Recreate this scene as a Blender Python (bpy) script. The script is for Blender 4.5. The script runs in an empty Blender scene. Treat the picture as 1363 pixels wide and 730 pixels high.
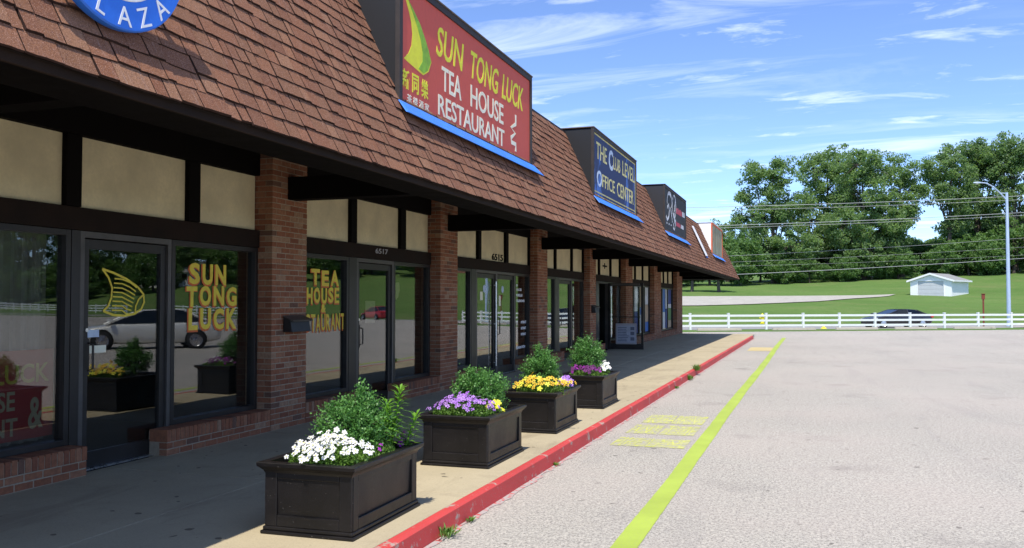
import bpy, math, random
import numpy as np
from mathutils import Vector, Matrix

S = bpy.context.scene
COL = S.collection
RND = random.Random(7)
NR = np.random.default_rng(11)

# ---------------------------------------------------------------- camera
YAW = 18.65          # degrees the view is turned left of the shop front's direction (+Y)
PITCH = 1.82
cam_d = bpy.data.cameras.new("camera")
cam_d.sensor_width = 36.0
cam_d.lens = 1180.0 / 1363.0 * 36.0
cam_d.clip_end = 6000.0
cam = bpy.data.objects.new("camera", cam_d)
cam.location = (0, 0, 1.70)
cam.rotation_euler = (math.radians(90 + PITCH), 0, math.radians(YAW))
COL.objects.link(cam)
S.camera = cam

# ---------------------------------------------------------------- sky, sun, exposure
SUN_EL, SUN_AZ = 64.0, 172.0     # azimuth clockwise from +Y: high, from behind the camera
world = bpy.data.worlds.new("World")
S.world = world
world.use_nodes = True
wt = world.node_tree
wt.nodes.clear()


def N(tree, kind, **kw):
    n = tree.nodes.new(kind)
    for k, v in kw.items():
        if k == 'inputs':
            for i, val in v.items():
                n.inputs[i].default_value = val
        else:
            setattr(n, k, v)
    return n


def math_node(t, op, a, b=None, clamp=False):
    n = t.nodes.new('ShaderNodeMath')
    n.operation = op
    n.use_clamp = clamp
    for i, v in ((0, a), (1, b)):
        if v is None:
            continue
        if isinstance(v, (int, float)):
            n.inputs[i].default_value = v
        else:
            t.links.new(v, n.inputs[i])
    return n.outputs[0]


def build_world():
    t = wt
    L = t.links.new
    sky = N(t, 'ShaderNodeTexSky', sky_type='NISHITA', sun_disc=False)
    sky.sun_elevation = math.radians(SUN_EL)
    sky.sun_rotation = math.radians(SUN_AZ)
    sky.altitude = 200
    sky.air_density = 0.62
    sky.dust_density = 0.25
    sky.ozone_density = 1.3
    tc = N(t, 'ShaderNodeTexCoord')
    sep = N(t, 'ShaderNodeSeparateXYZ')
    L(tc.outputs['Generated'], sep.inputs[0])
    zz = math_node(t, 'MAXIMUM', sep.outputs[2], 0.03)
    zz = math_node(t, 'ADD', zz, 0.06)
    u = math_node(t, 'DIVIDE', sep.outputs[0], zz)
    v = math_node(t, 'DIVIDE', sep.outputs[1], zz)
    comb = N(t, 'ShaderNodeCombineXYZ')
    L(u, comb.inputs[0]); L(v, comb.inputs[1])
    # thin stretched cirrus
    mp = N(t, 'ShaderNodeMapping')
    mp.inputs['Location'].default_value = (3.1, 1.3, 0)
    mp.inputs['Rotation'].default_value = (0, 0, math.radians(28))
    mp.inputs['Scale'].default_value = (0.5, 1.9, 1)
    L(comb.outputs[0], mp.inputs[0])
    n1 = N(t, 'ShaderNodeTexNoise', inputs={'Scale': 1.5, 'Detail': 11.0, 'Roughness': 0.62, 'Distortion': 0.9})
    L(mp.outputs[0], n1.inputs['Vector'])
    n2 = N(t, 'ShaderNodeTexNoise', inputs={'Scale': 0.42, 'Detail': 3.0, 'Roughness': 0.5})
    mp2 = N(t, 'ShaderNodeMapping')
    mp2.inputs['Location'].default_value = (CLOUD_OFF[0], CLOUD_OFF[1], 0)
    L(comb.outputs[0], mp2.inputs[0]); L(mp2.outputs[0], n2.inputs['Vector'])
    r1 = N(t, 'ShaderNodeMapRange', inputs={'From Min': 0.50, 'From Max': 0.74, 'To Min': 0.0, 'To Max': 1.0})
    L(n1.outputs['Fac'], r1.inputs['Value'])
    r2 = N(t, 'ShaderNodeMapRange', inputs={'From Min': 0.40, 'From Max': 0.62, 'To Min': 0.05, 'To Max': 1.0})
    L(n2.outputs['Fac'], r2.inputs['Value'])
    fac = math_node(t, 'MULTIPLY', r1.outputs[0], r2.outputs[0])
    mp3 = N(t, 'ShaderNodeMapping')
    mp3.inputs['Location'].default_value = (0.7, 4.3, 0)
    mp3.inputs['Rotation'].default_value = (0, 0, math.radians(18))
    mp3.inputs['Scale'].default_value = (0.8, 1.5, 1)
    L(comb.outputs[0], mp3.inputs[0])
    n3 = N(t, 'ShaderNodeTexNoise', inputs={'Scale': 2.6, 'Detail': 7.0, 'Roughness': 0.6, 'Distortion': 0.4})
    L(mp3.outputs[0], n3.inputs['Vector'])
    r3 = N(t, 'ShaderNodeMapRange', inputs={'From Min': 0.57, 'From Max': 0.80, 'To Min': 0.0, 'To Max': 0.9})
    L(n3.outputs['Fac'], r3.inputs['Value'])
    fac = math_node(t, 'MAXIMUM', fac, r3.outputs[0])
    fac = math_node(t, 'MULTIPLY', fac, 1.15, clamp=True)
    fac = math_node(t, 'MULTIPLY', fac, 0.8)
    tint = N(t, 'ShaderNodeMix', data_type='RGBA', blend_type='MULTIPLY')
    tint.inputs['Factor'].default_value = 1.0
    tint.inputs[7].default_value = (0.74, 0.81, 0.97, 1)
    L(sky.outputs[0], tint.inputs[6])
    mix = N(t, 'ShaderNodeMix', data_type='RGBA')
    L(fac, mix.inputs['Factor'])
    L(tint.outputs[2], mix.inputs[6])
    mix.inputs[7].default_value = (5.0, 5.4, 5.9, 1)
    bg = N(t, 'ShaderNodeBackground')
    bg.inputs['Strength'].default_value = 0.15
    L(mix.outputs[2], bg.inputs['Color'])
    out = N(t, 'ShaderNodeOutputWorld')
    L(bg.outputs[0], out.inputs['Surface'])


CLOUD_OFF = (1.7, 0.4)
build_world()

sun_d = bpy.data.lights.new("sun", 'SUN')
sun_d.energy = 2.9
sun_d.angle = math.radians(0.53)
sun_d.color = (1.0, 0.94, 0.84)
sun = bpy.data.objects.new("sun", sun_d)
_el, _az = math.radians(SUN_EL), math.radians(SUN_AZ)
SUN_DIR = Vector((math.sin(_az) * math.cos(_el), math.cos(_az) * math.cos(_el), math.sin(_el)))
sun.rotation_euler = SUN_DIR.to_track_quat('Z', 'Y').to_euler()
sun.location = (20, -20, 60)
COL.objects.link(sun)

S.view_settings.view_transform = 'Standard'
S.view_settings.look = 'None'
S.view_settings.exposure = 1.0
S.view_settings.gamma = 1.0
S.view_settings.use_curve_mapping = False

# ---------------------------------------------------------------- frame of the far field
FW = (-math.sin(math.radians(YAW)), math.cos(math.radians(YAW)))
RT = (math.cos(math.radians(YAW)), math.sin(math.radians(YAW)))


def gp(d, t):
    """d metres along the road's normal, t metres along the far fence -> x, y"""
    return (FW[0] * d + RT[0] * t, FW[1] * d + RT[1] * t)


SK = 0.21


def du(u, t):
    """u: distance measured square to the street line"""
    return u + SK * (min(t, 45) - 11)


PROF = [(-500, -.03), (74, -.03), (78, .12), (84, .55), (95, 1.30), (110, 2.35), (140, 4.4), (200, 7.6), (320, 11), (6000, 20)]


def gz(d, t):
    u = d
    for (a, za), (b, zb) in zip(PROF, PROF[1:]):
        if u <= b:
            z = za + (zb - za) * (u - a) / (b - a)
            break
    v = d - SK * (min(t, 45) - 11)
    z -= .24 * max(0, min(1, (v - 56.9) / 1.9, (71.5 - v) / 2.5))
    if z > 0 and t > 45:
        z *= 1 + .010 * min(t - 45, 120)
    return z


# ---------------------------------------------------------------- materials
def nodes(name):
    m = bpy.data.materials.new(name)
    m.use_nodes = True
    t = m.node_tree
    t.nodes.clear()
    out = N(t, 'ShaderNodeOutputMaterial')
    b = N(t, 'ShaderNodeBsdfPrincipled')
    t.links.new(b.outputs[0], out.inputs[0])
    return m, t, b, out


ALBEDO = 1.28       # one common scale for every surface colour, balanced against the exposure


def rgb(c):
    return (min(.86, c[0] * ALBEDO), min(.86, c[1] * ALBEDO), min(.86, c[2] * ALBEDO), 1)


def mixc(t, fac, a, b, blend='MIX'):
    n = N(t, 'ShaderNodeMix', data_type='RGBA', blend_type=blend)
    for s, v in (('Factor', fac), (6, a), (7, b)):
        if isinstance(v, (int, float)):
            n.inputs[s].default_value = v
        elif isinstance(v, tuple):
            n.inputs[s].default_value = rgb(v)
        else:
            t.links.new(v, n.inputs[s])
    return n.outputs[2]


def noise(t, vec, scale, detail=4, rough=.55, dist=0):
    n = N(t, 'ShaderNodeTexNoise', inputs={'Scale': scale, 'Detail': detail, 'Roughness': rough, 'Distortion': dist})
    if vec is not None:
        t.links.new(vec, n.inputs['Vector'])
    return n.outputs['Fac']


def ramp(t, v, a, b, lo=0., hi=1.):
    n = N(t, 'ShaderNodeMapRange', inputs={'From Min': a, 'From Max': b, 'To Min': lo, 'To Max': hi})
    t.links.new(v, n.inputs['Value'])
    return n.outputs[0]


def objvec(t, scale=None):
    tc = N(t, 'ShaderNodeTexCoord')
    if scale is None:
        return tc.outputs['Object']
    mp = N(t, 'ShaderNodeMapping')
    mp.inputs['Scale'].default_value = scale
    t.links.new(tc.outputs['Object'], mp.inputs[0])
    return mp.outputs[0]


def geovec(t, scale=None):
    g = N(t, 'ShaderNodeNewGeometry')
    if scale is None:
        return g.outputs['Position']
    mp = N(t, 'ShaderNodeMapping')
    mp.inputs['Scale'].default_value = scale
    t.links.new(g.outputs['Position'], mp.inputs[0])
    return mp.outputs[0]


def bump(t, b, h, strength=.3, dist=.01):
    n = N(t, 'ShaderNodeBump', inputs={'Strength': strength, 'Distance': dist})
    t.links.new(h, n.inputs['Height'])
    t.links.new(n.outputs[0], b.inputs['Normal'])


def plain(name, c, rough=.6, var=.25, scale=6, metal=0, spec=.5, bmp=.08, fine=60, c2=None):
    """a plain surface with uneven tone, wear and fine relief"""
    m, t, b, _ = nodes(name)
    v = geovec(t)
    f = noise(t, v, scale, 5, .6)
    g = noise(t, v, fine, 3, .6)
    lo = tuple(x * (1 - var) for x in c)
    hi = c2 if c2 else tuple(min(1, x * (1 + var)) for x in c)
    col = mixc(t, ramp(t, f, .3, .7), lo, hi)
    col = mixc(t, ramp(t, g, .35, .7, 0, .35), col, tuple(x * .8 for x in c))
    t.links.new(col, b.inputs['Base Color'])
    t.links.new(ramp(t, f, .3, .7, max(0, rough - .08), min(1, rough + .08)), b.inputs['Roughness'])
    b.inputs['Metallic'].default_value = metal
    b.inputs['Specular IOR Level'].default_value = spec
    if bmp:
        bump(t, b, g, bmp, .004)
    return m


M = {}


def mat_asphalt():
    m, t, b, _ = nodes('asphalt')
    v = geovec(t)
    big = noise(t, v, .16, 5, .6)
    mid = noise(t, v, 1.3, 5, .65)
    grit = noise(t, v, 48, 1, .5)
    grit2 = noise(t, v, 170, 2, .6)
    col = mixc(t, ramp(t, big, .35, .68), (.312, .290, .246), (.385, .362, .308))
    col = mixc(t, ramp(t, mid, .35, .75, 0, .55), col, (.325, .292, .250))
    grit3 = noise(t, v, 20, 2, .6)
    col = mixc(t, ramp(t, grit3, .40, .64, 0, .50), col, (.150, .138, .124))
    col = mixc(t, ramp(t, grit, .44, .64, 0, .75), col, (.090, .083, .075))
    col = mixc(t, ramp(t, grit2, .52, .66, 0, .70), col, (.60, .57, .52))
    # scuffs and oil marks
    vs = geovec(t, (.45, 1.0, 1))
    st = noise(t, vs, 1.1, 6, .7, 1.2)
    col = mixc(t, ramp(t, st, .66, .80, 0, .5), col, (.14, .128, .12))
    vs2 = geovec(t, (1.6, .16, 1))
    st2 = noise(t, vs2, .9, 5, .7, .5)
    col = mixc(t, ramp(t, st2, .54, .72, 0, .40), col, (.19, .178, .17))
    vs3 = geovec(t, (.22, 2.2, 1))
    st3 = noise(t, vs3, 1.0, 6, .75, .8)
    col = mixc(t, ramp(t, st3, .63, .72, 0, .55), col, (.15, .138, .13))
    vo = N(t, 'ShaderNodeTexVoronoi', feature='DISTANCE_TO_EDGE', inputs={'Scale': .22})
    wv = N(t, 'ShaderNodeTexNoise', inputs={'Scale': 1.4, 'Detail': 5.0})
    t.links.new(v, wv.inputs['Vector'])
    av = N(t, 'ShaderNodeVectorMath', operation='ADD')
    t.links.new(v, av.inputs[0]); t.links.new(wv.outputs['Color'], av.inputs[1]); t.links.new(av.outputs[0], vo.inputs['Vector'])
    ck = math_node(t, 'MULTIPLY', ramp(t, vo.outputs['Distance'], .0, .006, 1, 0), ramp(t, big, .50, .60, 0, .32))
    col = mixc(t, ck, col, (.10, .092, .085))
    oil = noise(t, v, .8, 3, .5)
    col = mixc(t, math_node(t, 'MULTIPLY', ramp(t, oil, .59, .70), ramp(t, mid, .4, .7, .1, .55)), col, (.13, .12, .112))
    bit = noise(t, v, 6.5, 1, .4)
    col = mixc(t, ramp(t, bit, .75, .765, 0, .7), col, (.05, .045, .04))
    hue = noise(t, v, .33, 3, .5)
    col = mixc(t, ramp(t, hue, .42, .60, 0, .30), col, (.325, .280, .246))
    t.links.new(col, b.inputs['Base Color'])
    b.inputs['Roughness'].default_value = .92
    b.inputs['Specular IOR Level'].default_value = .3
    bump(t, b, grit, .55, .006)
    return m


def mat_concrete(name, c, dark, crack=.5):
    m, t, b, _ = nodes(name)
    v = geovec(t)
    a = noise(t, v, .9, 6, .65)
    g = noise(t, v, 70, 3, .7)
    s = noise(t, v, 3.1, 6, .7, .6)
    col = mixc(t, ramp(t, a, .3, .72), tuple(x * .86 for x in c), tuple(min(1, x * 1.1) for x in c))
    col = mixc(t, ramp(t, g, .5, .7, 0, .45), col, tuple(x * .62 for x in c))
    col = mixc(t, ramp(t, s, .58, .74, 0, crack), col, dark)
    st = noise(t, geovec(t, (1.4, .5, 1)), 1.4, 6, .7, .8)
    col = mixc(t, ramp(t, st, .54, .72, 0, .55), col, tuple(x * .8 for x in dark))
    sp = noise(t, v, 9, 1, .4)
    col = mixc(t, ramp(t, sp, .745, .76, 0, .8), col, tuple(x * .35 for x in dark))
    t.links.new(col, b.inputs['Base Color'])
    b.inputs['Roughness'].default_value = .9
    b.inputs['Specular IOR Level'].default_value = .3
    bump(t, b, g, .4, .004)
    return m


def mat_paint(name, c, under, lo=.50, hi=.60, scale=9, rough=.75):
    """worn paint: the surface below shows through in chips"""
    m, t, b, _ = nodes(name)
    v = geovec(t)
    f = noise(t, v, scale, 6, .7)
    g = noise(t, v, 60, 3, .7)
    a = noise(t, v, 1.2, 4, .6)
    col = mixc(t, ramp(t, a, .3, .7), tuple(x * .85 for x in c), tuple(min(1, x * 1.1) for x in c))
    col = mixc(t, ramp(t, f, lo, hi), col, under)
    col = mixc(t, ramp(t, g, .55, .7, 0, .35), col, tuple(x * .6 for x in under))
    t.links.new(col, b.inputs['Base Color'])
    b.inputs['Roughness'].default_value = rough
    bump(t, b, g, .35, .004)
    return m


def piece_tone(t):
    """a random number for every brick or shingle, single or joined"""
    at = N(t, 'ShaderNodeAttribute', attribute_name='tone')
    oi = N(t, 'ShaderNodeObjectInfo')
    s = math_node(t, 'ADD', at.outputs['Fac'], oi.outputs['Random'])
    return math_node(t, 'FRACT', s)


def mat_brick():
    m, t, b, _ = nodes('brick_clay')
    v = geovec(t)
    k = piece_tone(t)
    cr = N(t, 'ShaderNodeValToRGB')
    cr.color_ramp.interpolation = 'CONSTANT'
    el = cr.color_ramp.elements
    cols = [(0, (.228, .084, .042)), (.16, (.262, .108, .055)), (.32, (.198, .070, .036)), (.46, (.280, .126, .068)),
            (.60, (.240, .090, .045)), (.74, (.135, .070, .046)), (.82, (.250, .096, .048)), (.92, (.300, .175, .105))]
    el[0].position = 0; el[0].color = rgb(cols[0][1])
    el[1].position = cols[1][0]; el[1].color = rgb(cols[1][1])
    for p, c in cols[2:]:
        e = el.new(p); e.color = rgb(c)
    t.links.new(k, cr.inputs[0])
    f = noise(t, v, 28, 4, .65)
    g = noise(t, v, 130, 3, .7)
    col = mixc(t, ramp(t, f, .35, .75, 0, .5), cr.outputs[0], (.060, .030, .024))
    col = mixc(t, ramp(t, g, .56, .72, 0, .4), col, (.24, .15, .11))
    t.links.new(col, b.inputs['Base Color'])
    b.inputs['Roughness'].default_value = .9
    b.inputs['Specular IOR Level'].default_value = .25
    bump(t, b, g, .5, .004)
    return m


def mat_shingle():
    m, t, b, _ = nodes('shingle_granules')
    v = geovec(t)
    k = piece_tone(t)
    cr = N(t, 'ShaderNodeValToRGB')
    el = cr.color_ramp.elements
    el[0].position = 0; el[0].color = rgb((.128, .052, .027))
    el[1].position = 1; el[1].color = rgb((.208, .106, .058))
    for p, c in ((.35, (.166, .068, .034)), (.6, (.146, .068, .035)), (.85, (.188, .078, .039))):
        e = el.new(p); e.color = rgb(c)
    t.links.new(k, cr.inputs[0])
    g = noise(t, v, 120, 3, .75)
    g2 = noise(t, v, 210, 2, .6)
    a = noise(t, v, 1.1, 4, .6)
    vs = geovec(t, (1, 9, .5))
    st = noise(t, vs, 5.0, 4, .7)
    col = mixc(t, ramp(t, a, .35, .7, 0, .35), cr.outputs[0], (.130, .072, .048))
    col = mixc(t, ramp(t, st, .58, .74, 0, .45), col, (.30, .22, .19))
    g3 = noise(t, v, 60, 3, .75)
    col = mixc(t, ramp(t, g3, .50, .66, 0, .55), col, (.095, .045, .034))
    col = mixc(t, ramp(t, g, .52, .64, 0, .65), col, (.065, .032, .026))
    col = mixc(t, ramp(t, g2, .56, .68, 0, .75), col, (.42, .26, .20))
    t.links.new(col, b.inputs['Base Color'])
    b.inputs['Roughness'].default_value = .95
    b.inputs['Specular IOR Level'].default_value = .15
    bump(t, b, g, .6, .004)
    return m


def mat_glass(name='window_glass', tint=(.86, .88, .87), k0=.080):
    m, t, b, out = nodes(name)
    t.nodes.remove(b)
    ge = N(t, 'ShaderNodeNewGeometry')
    dt = N(t, 'ShaderNodeVectorMath', operation='DOT_PRODUCT')
    t.links.new(ge.outputs['Incoming'], dt.inputs[0]); t.links.new(ge.outputs['Normal'], dt.inputs[1])
    c = math_node(t, 'ABSOLUTE', dt.outputs['Value'])
    f = math_node(t, 'POWER', math_node(t, 'SUBTRACT', 1.0, c), 4.6)
    f = math_node(t, 'ADD', math_node(t, 'MULTIPLY', f, 1 - k0), k0, clamp=True)
    tr = N(t, 'ShaderNodeBsdfTransparent'); tr.inputs[0].default_value = (*tint, 1)
    gl = N(t, 'ShaderNodeBsdfGlossy', inputs={'Roughness': 0.0}); gl.inputs['Color'].default_value = (.92, .93, .93, 1)
    v = geovec(t)
    h = noise(t, v, 1.1, 2, .4)
    bp = N(t, 'ShaderNodeBump', inputs={'Strength': .02, 'Distance': .05})
    t.links.new(h, bp.inputs['Height'])
    t.links.new(bp.outputs[0], gl.inputs['Normal'])
    mx = N(t, 'ShaderNodeMixShader')
    t.links.new(f, mx.inputs[0]); t.links.new(tr.outputs[0], mx.inputs[1]); t.links.new(gl.outputs[0], mx.inputs[2])
    t.links.new(mx.outputs[0], out.inputs[0])
    return m


def mat_leaf(name, a, b_, trans=.35, scale=.35, rough=.5):
    m, t, b, out = nodes(name)
    v = geovec(t)
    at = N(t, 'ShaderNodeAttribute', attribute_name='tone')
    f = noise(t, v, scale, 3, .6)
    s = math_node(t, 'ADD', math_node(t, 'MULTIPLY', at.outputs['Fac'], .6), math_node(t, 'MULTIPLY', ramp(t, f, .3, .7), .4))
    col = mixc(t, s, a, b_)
    t.links.new(col, b.inputs['Base Color'])
    b.inputs['Roughness'].default_value = rough
    b.inputs['Specular IOR Level'].default_value = .35
    tl = N(t, 'ShaderNodeBsdfTranslucent')
    tc = mixc(t, .5, col, (a[0] * 2.2 + .02, a[1] * 2.2 + .04, a[2] * .8))
    t.links.new(tc, tl.inputs[0])
    mx = N(t, 'ShaderNodeMixShader', inputs={0: trans})
    t.links.new(b.outputs[0], mx.inputs[1]); t.links.new(tl.outputs[0], mx.inputs[2])
    t.links.new(mx.outputs[0], out.inputs[0])
    return m


def mat_petal(name, a, b_):
    m, t, b, out = nodes(name)
    oi = N(t, 'ShaderNodeObjectInfo')
    v = objvec(t)
    f = noise(t, v, 90, 2, .6)
    k = math_node(t, 'ADD', math_node(t, 'MULTIPLY', oi.outputs['Random'], .7), math_node(t, 'MULTIPLY', f, .3))
    col = mixc(t, k, a, b_)
    t.links.new(col, b.inputs['Base Color'])
    b.inputs['Roughness'].default_value = .7
    tl = N(t, 'ShaderNodeBsdfTranslucent')
    t.links.new(col, tl.inputs[0])
    mx = N(t, 'ShaderNodeMixShader', inputs={0: .3})
    t.links.new(b.outputs[0], mx.inputs[1]); t.links.new(tl.outputs[0], mx.inputs[2])
    t.links.new(mx.outputs[0], out.inputs[0])
    return m


def mat_grass():
    m, t, b, _ = nodes('mown_grass')
    v = geovec(t)
    big = noise(t, v, .05, 4, .6)
    mid = noise(t, v, .5, 5, .7)
    fine = noise(t, v, 6, 4, .8)
    col = mixc(t, ramp(t, big, .35, .65), (.068, .128, .030), (.092, .160, .040))
    col = mixc(t, ramp(t, mid, .4, .75, 0, .6), col, (.094, .138, .042))
    col = mixc(t, ramp(t, fine, .45, .7, 0, .6), col, (.046, .082, .022))
    dry = noise(t, v, .16, 6, .7, .4)
    col = mixc(t, ramp(t, dry, .50, .66, 0, .65), col, (.125, .150, .055))
    clo = noise(t, v, 1.6, 5, .75)
    col = mixc(t, ramp(t, clo, .54, .66, 0, .6), col, (.040, .088, .020))
    vs = geovec(t, (.05, .4, 1))
    mow = noise(t, vs, 1.2, 2, .5)
    col = mixc(t, ramp(t, mow, .45, .6, 0, .25), col, (.100, .155, .046))
    t.links.new(col, b.inputs['Base Color'])
    b.inputs['Roughness'].default_value = 1
    b.inputs['Specular IOR Level'].default_value = .1
    bump(t, b, fine, .8, .08)
    return m


def mat_car(name, c):
    m, t, b, _ = nodes(name)
    b.inputs['Base Color'].default_value = rgb(c)
    b.inputs['Roughness'].default_value = .3
    b.inputs['Metallic'].default_value = .15
    b.inputs['Coat Weight'].default_value = .8
    b.inputs['Coat Roughness'].default_value = .06
    return m


def mat_peel(name, c, under, lo, hi, scale, tall=1.0):
    m, t, b, _ = nodes(name)
    v = geovec(t, (1, 1, tall))
    f = noise(t, v, scale, 7, .72, .6)
    g = noise(t, v, 40, 3, .7)
    col = mixc(t, ramp(t, f, lo, hi), c, under)
    col = mixc(t, ramp(t, g, .5, .75, 0, .3), col, tuple(x * .6 for x in c))
    t.links.new(col, b.inputs['Base Color'])
    b.inputs['Roughness'].default_value = .65
    return m


def make_materials():
    M['asphalt'] = mat_asphalt()
    M['concrete'] = mat_concrete('sidewalk_concrete', (.330, .280, .185), (.215, .175, .118))
    M['stop'] = mat_concrete('wheel_stop_concrete', (.34, .31, .26), (.16, .15, .13))
    M['driveway'] = mat_concrete('pale_gravel', (.31, .295, .26), (.24, .225, .195), .4)
    M['road'] = plain('road_asphalt', (.20, .195, .19), .9, .15, .5)
    M['red'] = mat_paint('red_kerb_paint', (.40, .036, .032), (.30, .22, .18), .585, .64, 5)
    M['redchip'] = mat_paint('red_paint_overspray', (.38, .055, .05), (.29, .27, .25), .40, .50, 16)
    M['yellow'] = mat_paint('yellow_green_paint', (.275, .350, .045), (.30, .29, .24), .66, .76, 8)
    M['yellow_worn'] = mat_paint('worn_yellow_paint', (.42, .43, .10), (.28, .262, .232), .47, .60, 8)
    M['yellow_faint'] = mat_paint('thin_yellow_paint', (.36, .36, .13), (.29, .27, .235), .46, .58, 11)
    M['yellow_old'] = mat_paint('old_yellow_paint', (.42, .33, .14), (.30, .285, .26), .52, .66, 7)
    M['grass'] = mat_grass()
    M['brick'] = mat_brick()
    M['mortar'] = plain('mortar', (.27, .215, .15), .95, .2, 20, bmp=.3)
    M['shingle'] = mat_shingle()
    M['shingle_edge'] = plain('cut_shingle_edge', (.030, .017, .014), .95, .3, 30, spec=.1)
    M['roofbase'] = plain('roof_felt', (.018, .014, .012), .95, .2)
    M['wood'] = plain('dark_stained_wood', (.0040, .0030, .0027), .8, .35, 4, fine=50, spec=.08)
    M['woodlit'] = plain('lit_brown_wood', (.015, .0090, .0065), .8, .4, 3, fine=50, spec=.15)  # lit copy of the dark stained wood: light put into its brown
    M['panel'] = plain('beige_transom_board', (.56, .48, .30), .85, .16, 2.2, fine=30, bmp=.15)
    M['metal'] = plain('bronze_aluminium', (.022, .019, .017), .42, .3, 4, metal=.15, spec=.4)
    M['metalgrey'] = plain('worn_grey_aluminium', (.070, .063, .057), .45, .3, 4, metal=.25)
    M['steel'] = plain('bright_steel', (.55, .55, .54), .3, .1, 8, metal=.9)
    M['black'] = plain('black_gap', (.006, .006, .006), .9, .2)
    M['glass'] = mat_glass()
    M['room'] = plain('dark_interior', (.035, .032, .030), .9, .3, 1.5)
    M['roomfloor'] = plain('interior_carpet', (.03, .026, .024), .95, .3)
    M['curtain'] = plain('pale_curtain', (.16, .15, .13), .9, .15, 3)
    M['stucco'] = plain('side_wall_block', (.24, .17, .13), .9, .15, 3)
    M['gravelroof'] = plain('flat_roof_gravel', (.22, .21, .20), .95, .2, 9)
    M['plant_black'] = plain('black_brown_resin', (.0050, .0042, .0042), .44, .5, 3.5, fine=90, bmp=.25, spec=.28)
    def resin():
        m, t, b, _ = nodes('scuffed_black_resin')
        v = geovec(t)
        a = noise(t, v, 3.0, 5, .65); f = noise(t, v, 75, 2, .5); g = noise(t, geovec(t, (1, 1, 5)), 9, 5, .7)
        col = mixc(t, ramp(t, a, .3, .7), (.0040, .0036, .0038), (.0095, .0078, .0076))
        col = mixc(t, ramp(t, g, .60, .74, 0, .55), col, (.030, .026, .024))
        col = mixc(t, ramp(t, f, .735, .76, 0, .7), col, (.16, .15, .14))
        t.links.new(col, b.inputs['Base Color'])
        t.links.new(ramp(t, a, .3, .7, .36, .52), b.inputs['Roughness'])
        b.inputs['Specular IOR Level'].default_value = .34
        bump(t, b, noise(t, v, 90, 3, .6), .22, .004)
        return m
    M['plant_black'] = resin()
    M['soil'] = plain('potting_soil', (.028, .020, .014), 1, .4, 30, bmp=.5)
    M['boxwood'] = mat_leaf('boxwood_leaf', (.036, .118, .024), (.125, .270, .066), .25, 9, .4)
    M['bedding'] = mat_leaf('bedding_leaf', (.050, .115, .016), (.130, .230, .040), .3, 12, .5)
    M['lilyleaf'] = mat_leaf('bright_narrow_leaf', (.085, .210, .020), (.170, .330, .045), .35, 10, .45)
    M['treeleaf'] = mat_leaf('cottonwood_leaf', (.105, .172, .074), (.205, .285, .135), .54, .16, .55)
    M['treeleaf2'] = mat_leaf('dark_tree_leaf', (.100, .165, .072), (.195, .272, .128), .54, .18, .55)
    M['bushleaf'] = mat_leaf('bush_leaf', (.060, .120, .034), (.130, .215, .068), .40, .3, .55)
    M['bark'] = plain('bark', (.075, .060, .048), .95, .35, 3, fine=14, bmp=.5)
    M['twig'] = plain('twig', (.06, .045, .028), .95, .3, 30)
    M['white_petal'] = mat_petal('white_petal', (.86, .86, .82), (.78, .80, .70))
    M['purple_petal'] = mat_petal('purple_petal', (.30, .10, .55), (.50, .30, .72))
    M['violet_dark'] = mat_petal('dark_violet_petal', (.085, .012, .095), (.17, .02, .16))
    M['magenta_petal'] = mat_petal('magenta_petal', (.25, .01, .30), (.40, .03, .42))
    M['orange_petal'] = mat_petal('orange_petal', (.80, .36, .02), (.85, .52, .05))
    M['yellow_petal'] = mat_petal('yellow_petal', (.82, .74, .02), (.85, .80, .10))
    M['flower_eye'] = plain('flower_eye', (.05, .015, .03), .8)
    M['signred'] = mat_peel('faded_red_sign', (.47, .070, .042), (.51, .14, .09), .62, .9, 1.2, .3)
    M['signcream'] = plain('cream_lettering', (.78, .70, .50), .7, .1)
    M['signyel'] = plain('yellow_green_lettering', (.66, .62, .035), .7, .12, 9)
    M['signgreen'] = plain('green_brush', (.20, .38, .03), .7, .3, 12)
    M['signgold'] = plain('gold_lettering', (.46, .40, .16), .6, .3, 14)
    M['signwhite'] = plain('white_lettering', (.76, .77, .78), .7, .1)
    M['signpale'] = plain('pale_blue_patch', (.42, .50, .66), .7, .2, 8)
    M['boxblack'] = mat_peel('black_sign_box', (.006, .0065, .008), (.40, .40, .40), .735, .755, 2.2)
    M['boxdark'] = plain('dark_sign_frame', (.026, .020, .018), .7, .4, 5)
    M['boxdark2'] = mat_peel('peeling_black_box', (.018, .018, .021), (.50, .50, .50), .66, .675, 2.6)
    M['boxtop'] = plain('rusty_sign_cap', (.085, .062, .046), .8, .4, 6)
    M['blue'] = plain('blue_flashing', (.030, .165, .62), .5, .12, 3)
    M['paleblue'] = plain('pale_flashing', (.62, .68, .80), .5, .1, 4)
    M['clubblue'] = mat_peel('peeling_blue_sign', (.010, .022, .085), (.05, .13, .38), .565, .59, 1.1, .30)
    M['clubgold'] = plain('bright_gold_lettering', (.58, .50, .20), .6, .25, 14)
    M['signblack'] = mat_peel('black_sign_face', (.014, .014, .017), (.06, .06, .07), .60, .70, 2.2)
    M['faintwhite'] = mat_peel('worn_white_print', (.60, .60, .61), (.04, .04, .045), .50, .62, 9)
    M['faintred'] = mat_peel('worn_red_print', (.46, .045, .075), (.30, .20, .21), .55, .70, 8)
    M['boxwhite'] = plain('white_sign_box', (.78, .78, .77), .6, .07)
    M['orange'] = plain('orange_trim', (.52, .10, .03), .6, .2)
    M['olive'] = plain('faded_olive_panel', (.25, .25, .16), .7, .4, 2.5)
    M['discblue'] = plain('blue_enamel', (.018, .135, .58), .45, .08, 3)
    M['white'] = plain('white_vinyl', (.66, .66, .65), .5, .05, 3)
    M['whitepaint'] = plain('white_siding', (.72, .73, .74), .7, .07, 2)
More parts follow.
